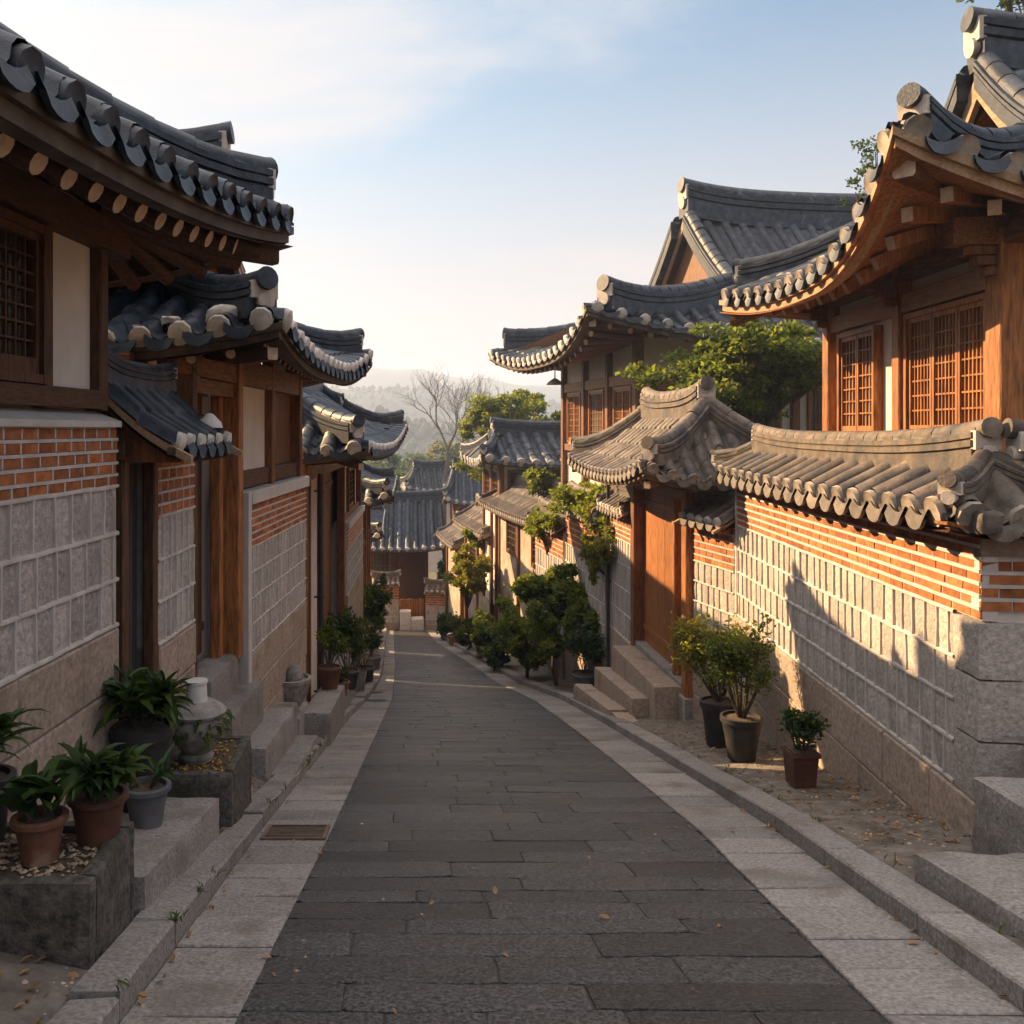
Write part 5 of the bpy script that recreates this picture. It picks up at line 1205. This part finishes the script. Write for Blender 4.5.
big_shrub('small clipped bush at the kerb under the bright hanging bush', (2.25, 34.5, -8.5), (2.22, 34.5, -7.8), (.5, .8, .55), 4000, .13, ('leaf_mid', 'leaf_bright'), 56)
big_shrub('low shaded shrub near the foot of the lane, right side', (1.75, 41.5, -9.6), (1.75, 41.5, -9.1), (.55, 1.0, .65), 3600, .15, ('leaf_dark', 'leaf_mid'), 57)
big_shrub('bright creeper heaped on top of the brick wall behind the shrubs', (4.7, 22.4, -3.4), (4.45, 22.6, -1.75), (.8, 2.1, .75), 15000, .11, ('leaf_bright', 'leaf_bright'), 58, .7)
big_shrub('yellowish creeper trailing down the wall beside the black downpipe', (4.62, 20.2, -3.6), (4.30, 20.25, -2.6), (.36, 1.0, 1.15), 8000, .09, ('leaf_bright', 'leaf_yellow'), 59, .4)
big_shrub('small green shrub on the low roof below the big gabled house', (4.6, 30.2, -3.2), (4.4, 30.0, -1.75), (.65, .95, .75), 6000, .12, ('leaf_mid', 'leaf_bright'), 60, .6)

big_shrub('creeper heaped over the smaller pale roadside roof, far right', (3.6, 39.5, -6.5), (3.0, 39.2, -4.55), (.7, 1.3, .6), 4500, .14, ('leaf_mid', 'leaf_bright'), 62, .6)
big_shrub('ragged green shrub at the kerb, just before the bright hanging bush', (2.65, 31.6, -8.1), (2.65, 31.6, -7.3), (.5, .9, .75), 4500, .12, ('leaf_mid', 'leaf_bright'), 63, .6)
potted('tall narrow potted shrub by the roadside house windows, far right', (2.75, 33.2, -8.35), .2, .25, .4, 'pot_black', shrub, h=1.5, rx=.4, n=2200, seed=64, size=.11, mats=('leaf_mid', 'leaf_bright'))
potted('stubby pot of pale green sprigs nearest the lane foot, right side', (1.95, 38.2, -9.1), .2, .25, .4, 'terracotta', shrub, h=.9, rx=.4, n=1400, seed=65, size=.12, mats=('leaf_mid', 'leaf_yellow'))
big_shrub('dark bush filling the gap beside the house at the lane foot', (2.1, 50.4, -11.2), (2.15, 50.5, -8.9), (.85, .8, 2.1), 5000, .16, ('leaf_dark', 'leaf_mid'), 66)
big_shrub('bright creeper spilling over the stepped wall cap behind the dark shrubs', (4.3, 25.6, -4.2), (4.0, 25.6, -2.75), (.6, 1.7, .7), 9000, .11, ('leaf_bright', 'leaf_bright'), 67)
def downpipe(label, x, y, z0, z1, r=.04, wall=.12):
    t = thing('downpipe', label, 'pipe', (x, y, z0)); m = MB(); m.tube([(x, y, z0), (x, y, z1)], r, 10); m.build('pipe', 'iron', t)
    for z in (z0 + .5, (z0 + z1) / 2, z1 - .3):
        m = MB(); m.tube([(x, y, z - .03), (x, y, z + .03)], r * 1.25, 10); m.box(x - .015, x + wall if wall > 0 else x + .015, y - .012, y + .012, z - .015, z + .015) if wall > 0 else m.box(x + wall, x + .015, y - .012, y + .012, z - .015, z + .015); m.build('clamp', 'iron', t)
downpipe('black downpipe on the right wall beside the yellowish creeper', 4.38, 19.7, -5.7, -.9)
downpipe('black downpipe beside the third house doorway on the left', -1.50, 15.5, -5.0, -.75, .05, -.12)

# ------------------------------------------------------------------ trees
LB = ('leaf_mid', 'leaf_bright')
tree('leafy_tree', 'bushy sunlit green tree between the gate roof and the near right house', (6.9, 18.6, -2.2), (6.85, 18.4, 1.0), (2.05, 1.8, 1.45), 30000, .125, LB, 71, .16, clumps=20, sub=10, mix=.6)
tree('leafy_tree', 'yellow-green tree behind the low house at the centre', (5.6, 42.5, -7), (4.95, 42.3, -.2), (2.75, 2.4, 2.6), 30000, .18, LB, 73, .2, clumps=14, mix=.8)
tree('leafy_tree', 'slender tree whose top shows just over the near right eave', (9.7, 18.4, -1.0), (9.7, 18.4, 5.1), (.9, .9, .95), 1500, .085, ('leaf_dark', 'leaf_mid'), 75, .07, clumps=6)
tree('leafy_tree', 'dark leafy tree cut off by the upper right corner', (11.0, 15.2, -1.2), (10.9, 15.2, 7.3), (1.35, 1.3, 1.3), 3800, .095, ('leaf_dark', 'leaf_mid'), 77, .12, clumps=8)
bare_tree('leafless spreading tree against the pale hills', (2.3, 57, -10), 12.7, .95, 79, 6, .15, start=.5)
bare_tree('fainter leafless tree partly behind the yellow-green tree', (6.0, 66, -10.5), 13.6, .95, 81, 6, .13, start=.5)
# the wooded valley below: single trees fading into the haze
def valley():
    r = random.Random(5); k = 0
    lab = ['round hazy tree in the valley nearest the bare tree', 'tall hazy tree behind the valley roofs', 'broad pale tree at the left edge of the valley view', 'low hazy tree beside the valley roofs', 'narrow hazy tree on the valley floor', 'pale treetop far down the valley', 'faint bushy tree under the hills', 'faint pointed tree below the hill foot',
           'olive treetop just left of the steep narrow house', 'golden treetop behind the steep narrow roof', 'dim wide tree at the valley centre', 'dim small tree right of the valley centre']
    spots = [(-.5, 84, -4.5, 2.6), (3.2, 92, -4.6, 3.2), (-3.4, 96, -4.2, 3.4), (1.4, 105, -6.5, 2.8), (5.8, 100, -4.0, 3.6), (-2.0, 125, -5.5, 4.2), (6.5, 130, -4.5, 4.4), (1.5, 140, -6, 4), (1.0, 76, -5.4, 1.7), (2.6, 78, -4.6, 1.9), (3.5, 155, -7, 5), (9.5, 120, -3.5, 4)]
    for (x, y, z, rd), l in zip(spots, lab):
        tree('leafy_tree', l, (x, y, rz(y) - .3), (x, y, z - rd * .3), (rd, rd, rd), 2200, .42 * rd / 3 + .12, ('leaf_mid', 'leaf_yellow') if r.random() < .4 else ('leaf_dark', 'leaf_mid'), 200 + k, .2, 'trees in the valley below', clumps=8); k += 1
    for i, (x, y, z, w, l) in enumerate([(-1.6, 112, -8.5, 4, 'small hazy house on the valley floor, left of the bare tree'), (4.4, 118, -8.2, 4.5, 'hazy house behind the bare tree trunk'), (1.6, 150, -10, 5, 'faintest house roof far down the valley'), (-4.5, 145, -8.5, 5, 'hazy house at the left edge of the valley view')]):
        simple_house('hanok_house', l, axes((x, y, z), (1, .1 * (i - 1))), w, 3.2, 2.4, rz(y) - .4, .8, 300 + i, lift=.3, pitch=.6, sides=('v-',), course=.8, raf=False)
valley()
# wooded slopes: too many trees to count
def far_woods():
    r = random.Random(11); m = MB()
    for k in range(5200):
        y = r.choice((r.uniform(180, 380), r.uniform(380, 480), r.uniform(680, 800))); x = r.uniform(-.45, .9) * y
        # seat the crowns by dropping a ray on the terrain later; here use the same profiles roughly
        far_pts.append((x, y, r.uniform(2.2, 4.5)))
    dg = bpy.context.evaluated_depsgraph_get()
    for (x, y, s) in far_pts:
        hit, loc, nrm, idx, ob, mt = SC.ray_cast(dg, Vector((x, y, 200)), Vector((0, 0, -1)))
        if not hit or ob.get('kind') != 'structure': continue
        c = loc + Vector((0, 0, s * .45)); vs = []; n = 6
        for (q, z) in ((.55, -.5), (1, .1), (.6, .75)):
            for j in range(n): a = 6.283 * j / n; f = s * .6 * q * r.uniform(.75, 1.25); vs.append(c + Vector((math.cos(a) * f, math.sin(a) * f, z * s * .75)))
        vs.append(c + Vector((0, 0, s * .85))); fs = []
        for i in range(2):
            for j in range(n): j2 = (j + 1) % n; fs.append((i * n + j, i * n + j2, i * n + n + j2, i * n + n + j))
        for j in range(n): fs.append((2 * n + j, 2 * n + (j + 1) % n, 3 * n))
        m.add(vs, fs, 0 if r.random() < .6 else 1)
    o = m.build('far_woods', ['hill', 'hill'], smooth=0); o['kind'] = 'stuff'
far_pts = []
far_woods()

# ------------------------------------------------------------------ small things
def grate():
    y0, y1, x0, x1 = 6.98, 7.46, -1.15, -.64; zz = lambda y: rz(y) + .013
    t = thing('drain_grate', 'rusty slotted drain grate set in the left paving', 'grate', ((x0 + x1) / 2, (y0 + y1) / 2, zz(7.2))); m = MB()
    def bar(a, b, c, d, up=0): m.hexa([(a, c, zz(c) - .03), (b, c, zz(c) - .03), (b, d, zz(d) - .03), (a, d, zz(d) - .03), (a, c, zz(c) + up), (b, c, zz(c) + up), (b, d, zz(d) + up), (a, d, zz(d) + up)])
    for a, b, c, d in ((x0, x0 + .03, y0, y1), (x1 - .03, x1, y0, y1), (x0 + .03, x1 - .03, y0, y0 + .03), (x0 + .03, x1 - .03, y1 - .03, y1)): bar(a, b, c, d, .010)
    m.build('frame', 'rust', t); m = MB()
    n = 9
    for k in range(n): c = y0 + .045 + (y1 - y0 - .09) * k / n; bar(x0 + .03, x1 - .03, c, c + (y1 - y0 - .09) / n * .5, .004)
    m.build('bars', 'rust', t)
    m = MB(); bar(x0 + .03, x1 - .03, y0 + .03, y1 - .03, -.006); m.build('well', 'iron', t)
grate()
def lid(label, x, y, r):
    m = MB(); vs = []; n = 28
    for (k, z) in ((1, -.01), (1, .006), (.93, .010), (.90, .004), (.2, .004), (.001, .008)):
        for j in range(n): a = 6.2832 * j / n; X, Y = x + r * k * math.cos(a), y + r * k * math.sin(a); vs.append((X, Y, rz(Y) + .012 + z))
    fs = [(i * n + j, i * n + (j + 1) % n, i * n + n + (j + 1) % n, i * n + n + j) for i in range(5) for j in range(n)]
    m.add(vs, fs); tag(m.build('manhole_lid', 'iron', origin=(x, y, rz(y))), label, 'manhole lid')
lid('nearer of two small dark manhole lids in the left paving', -.68, 19.4, .22)
lid('farther of two small dark manhole lids in the left paving', -.80, 21.6, .20)
def lamps():
    t = thing('wall_lamp', 'white dished lamp under the far eave of the big gabled house', 'lamp', (4.62, 28.3, 1.45)); c = (4.62, 28.3, 1.45)
    m = MB(); m.lathe([(.001, .18), (.05, .17), (.20, .07), (.27, -.02), (.25, -.03), (.001, .0)], 20, 0, c); m.build('shade', 'white_stone', t)
    m = MB(); m.tube([(c[0], c[1], c[2] + .17), (c[0], c[1], c[2] + .5), (c[0] + .35, c[1] - .2, c[2] + .55)], .02, 6); m.build('arm', 'iron', t)
    t = thing('hanging_lamp', 'small white lamp on a wire beside the left gate lintel', 'lamp', (-1.74, 7.9, .05)); c = (-1.74, 7.9, .05)
    m = MB(); m.lathe([(.001, .10), (.03, .09), (.10, .02), (.115, -.03), (.10, -.035), (.001, -.02)], 16, 0, c); m.build('shade', 'white_stone', t)
    m = MB(); m.tube([(c[0], c[1], .14), (c[0] - .01, c[1] + .02, .33), (c[0] - .12, c[1] + .1, .47), (c[0] - .30, c[1] + .55, .62)], .008, 5); m.build('wire', 'rust', t)
lamps()
def lane_foot():
    m = MB(); r = random.Random(3)
    for k, (x0, x1, z0, z1) in enumerate(((-.45, .15, -11, -9.75), (.17, .85, -11, -10.15))): m.cbox(x0, x1, 48.4, 49.0, z0, z1, .05, 0, .03)
    tag(m.build('low_wall', 'white_stone', origin=(.3, 48.7, -11)), 'low whitish stone wall across the foot of the lane', 'wall')
    t = thing('picket_fence', 'short orange plank fence above the whitish wall at the lane foot', 'fence', (.4, 49.3, -10))
    m = MB()
    for k in range(9): m.cbox(-.45 + k * .15, -.32 + k * .15, 49.25, 49.3, -10.4, -9.25 + r.uniform(-.04, .04), .01)
    m.build('pickets', 'wood_orange', t); m = MB(); m.box(-.5, .95, 49.3, 49.35, -9.6, -9.5); m.build('rail', 'wood_brown', t)
lane_foot()

# fallen leaves, pebbles and weeds: nobody could count them
def litter():
    r = random.Random(17); m = MB(); p = MB(); g = MB()
    def gz(x, y, right): 
        dg_hit = SC.ray_cast(DG, Vector((x, y, rz(y) + .9)), Vector((0, 0, -1)))
        return dg_hit[1].z if dg_hit[0] and dg_hit[4].name.split('.')[0] in ('ground', 'pavement', 'kerb', 'road') else None
    DG = bpy.context.evaluated_depsgraph_get()
    for k in range(2600):
        right = r.random() < .62; y = r.uniform(3.4, 14)
        if right: a, b = PR(y) + KR, interp(WR, y); x = a + (b - a) * (1 - r.random() ** 1.6 * .95)
        else: a, b = interp(WL, y), PL(y) - KL; x = a + (b - a) * r.random()
        if r.random() < .08: x = r.uniform(PL(y), PR(y)) if r.random() < .4 else (PR(y) - .03 if right else PL(y) + .04)
        z = gz(x, y, right)
        if z is None: continue
        if r.random() < .55:
            s = r.uniform(.015, .038); az = r.uniform(0, 6.28); leaf_strip(m, (x, y, z + .006), az, r.uniform(-.1, .35), s * 1.8, s, r.uniform(-.6, .9), 3)
        else:
            s = r.uniform(.006, .022)
            q = [(x + s * r.uniform(.7, 1.2) * a_, y + s * r.uniform(.7, 1.2) * b_, z + s * .5 * c_) for a_, b_, c_ in ((1, 0, 0), (0, 1, 0), (-1, 0, 0), (0, -1, 0), (0, 0, 1), (0, 0, -1))]
            p.add(q, [(0, 1, 4), (1, 2, 4), (2, 3, 4), (3, 0, 4), (1, 0, 5), (2, 1, 5), (3, 2, 5), (0, 3, 5)])
    for k in range(60):
        y = r.uniform(3.8, 12); x = r.choice((PL(y) - .005, PL(y) - KL - .01, PR(y) + KR + .02, interp(WR, y) - .03)); z = gz(x, y, True)
        if z is None: continue
        for j in range(r.randint(5, 14)): leaf_strip(g, (x + r.gauss(0, .02), y + r.gauss(0, .035), z), r.uniform(0, 6.28), r.uniform(.4, 1.4), r.uniform(.03, .08), r.uniform(.006, .016), r.uniform(.3, 1.5), 3)
    o = m.build('fallen_leaves', 'leaf_dry'); o['kind'] = 'stuff'
    o = p.build('pebbles', 'pebble', smooth=0); o['kind'] = 'stuff'
    o = g.build('weeds', 'leaf_mid'); o['kind'] = 'stuff'
litter()

# ------------------------------------------------------------------ haze
def haze():
    m = MB(); m.box(-1600, 1600, -70, 1620, -32, 102); o = m.build('haze', 'haze_air', smooth=0); o['kind'] = 'stuff'; o.display_type = 'WIRE'
hm = bpy.data.materials.new('haze_air'); hm.use_nodes = True; MATS['haze_air'] = hm; hn = hm.node_tree; hn.nodes.clear()
ho = hn.nodes.new('ShaderNodeOutputMaterial'); hv = hn.nodes.new('ShaderNodeVolumePrincipled'); hn.links.new(hv.outputs[0], ho.inputs['Volume'])
hv.inputs['Color'].default_value = (.58, .72, 1.0, 1); hv.inputs['Density'].default_value = HAZE; hv.inputs['Anisotropy'].default_value = .25
haze()
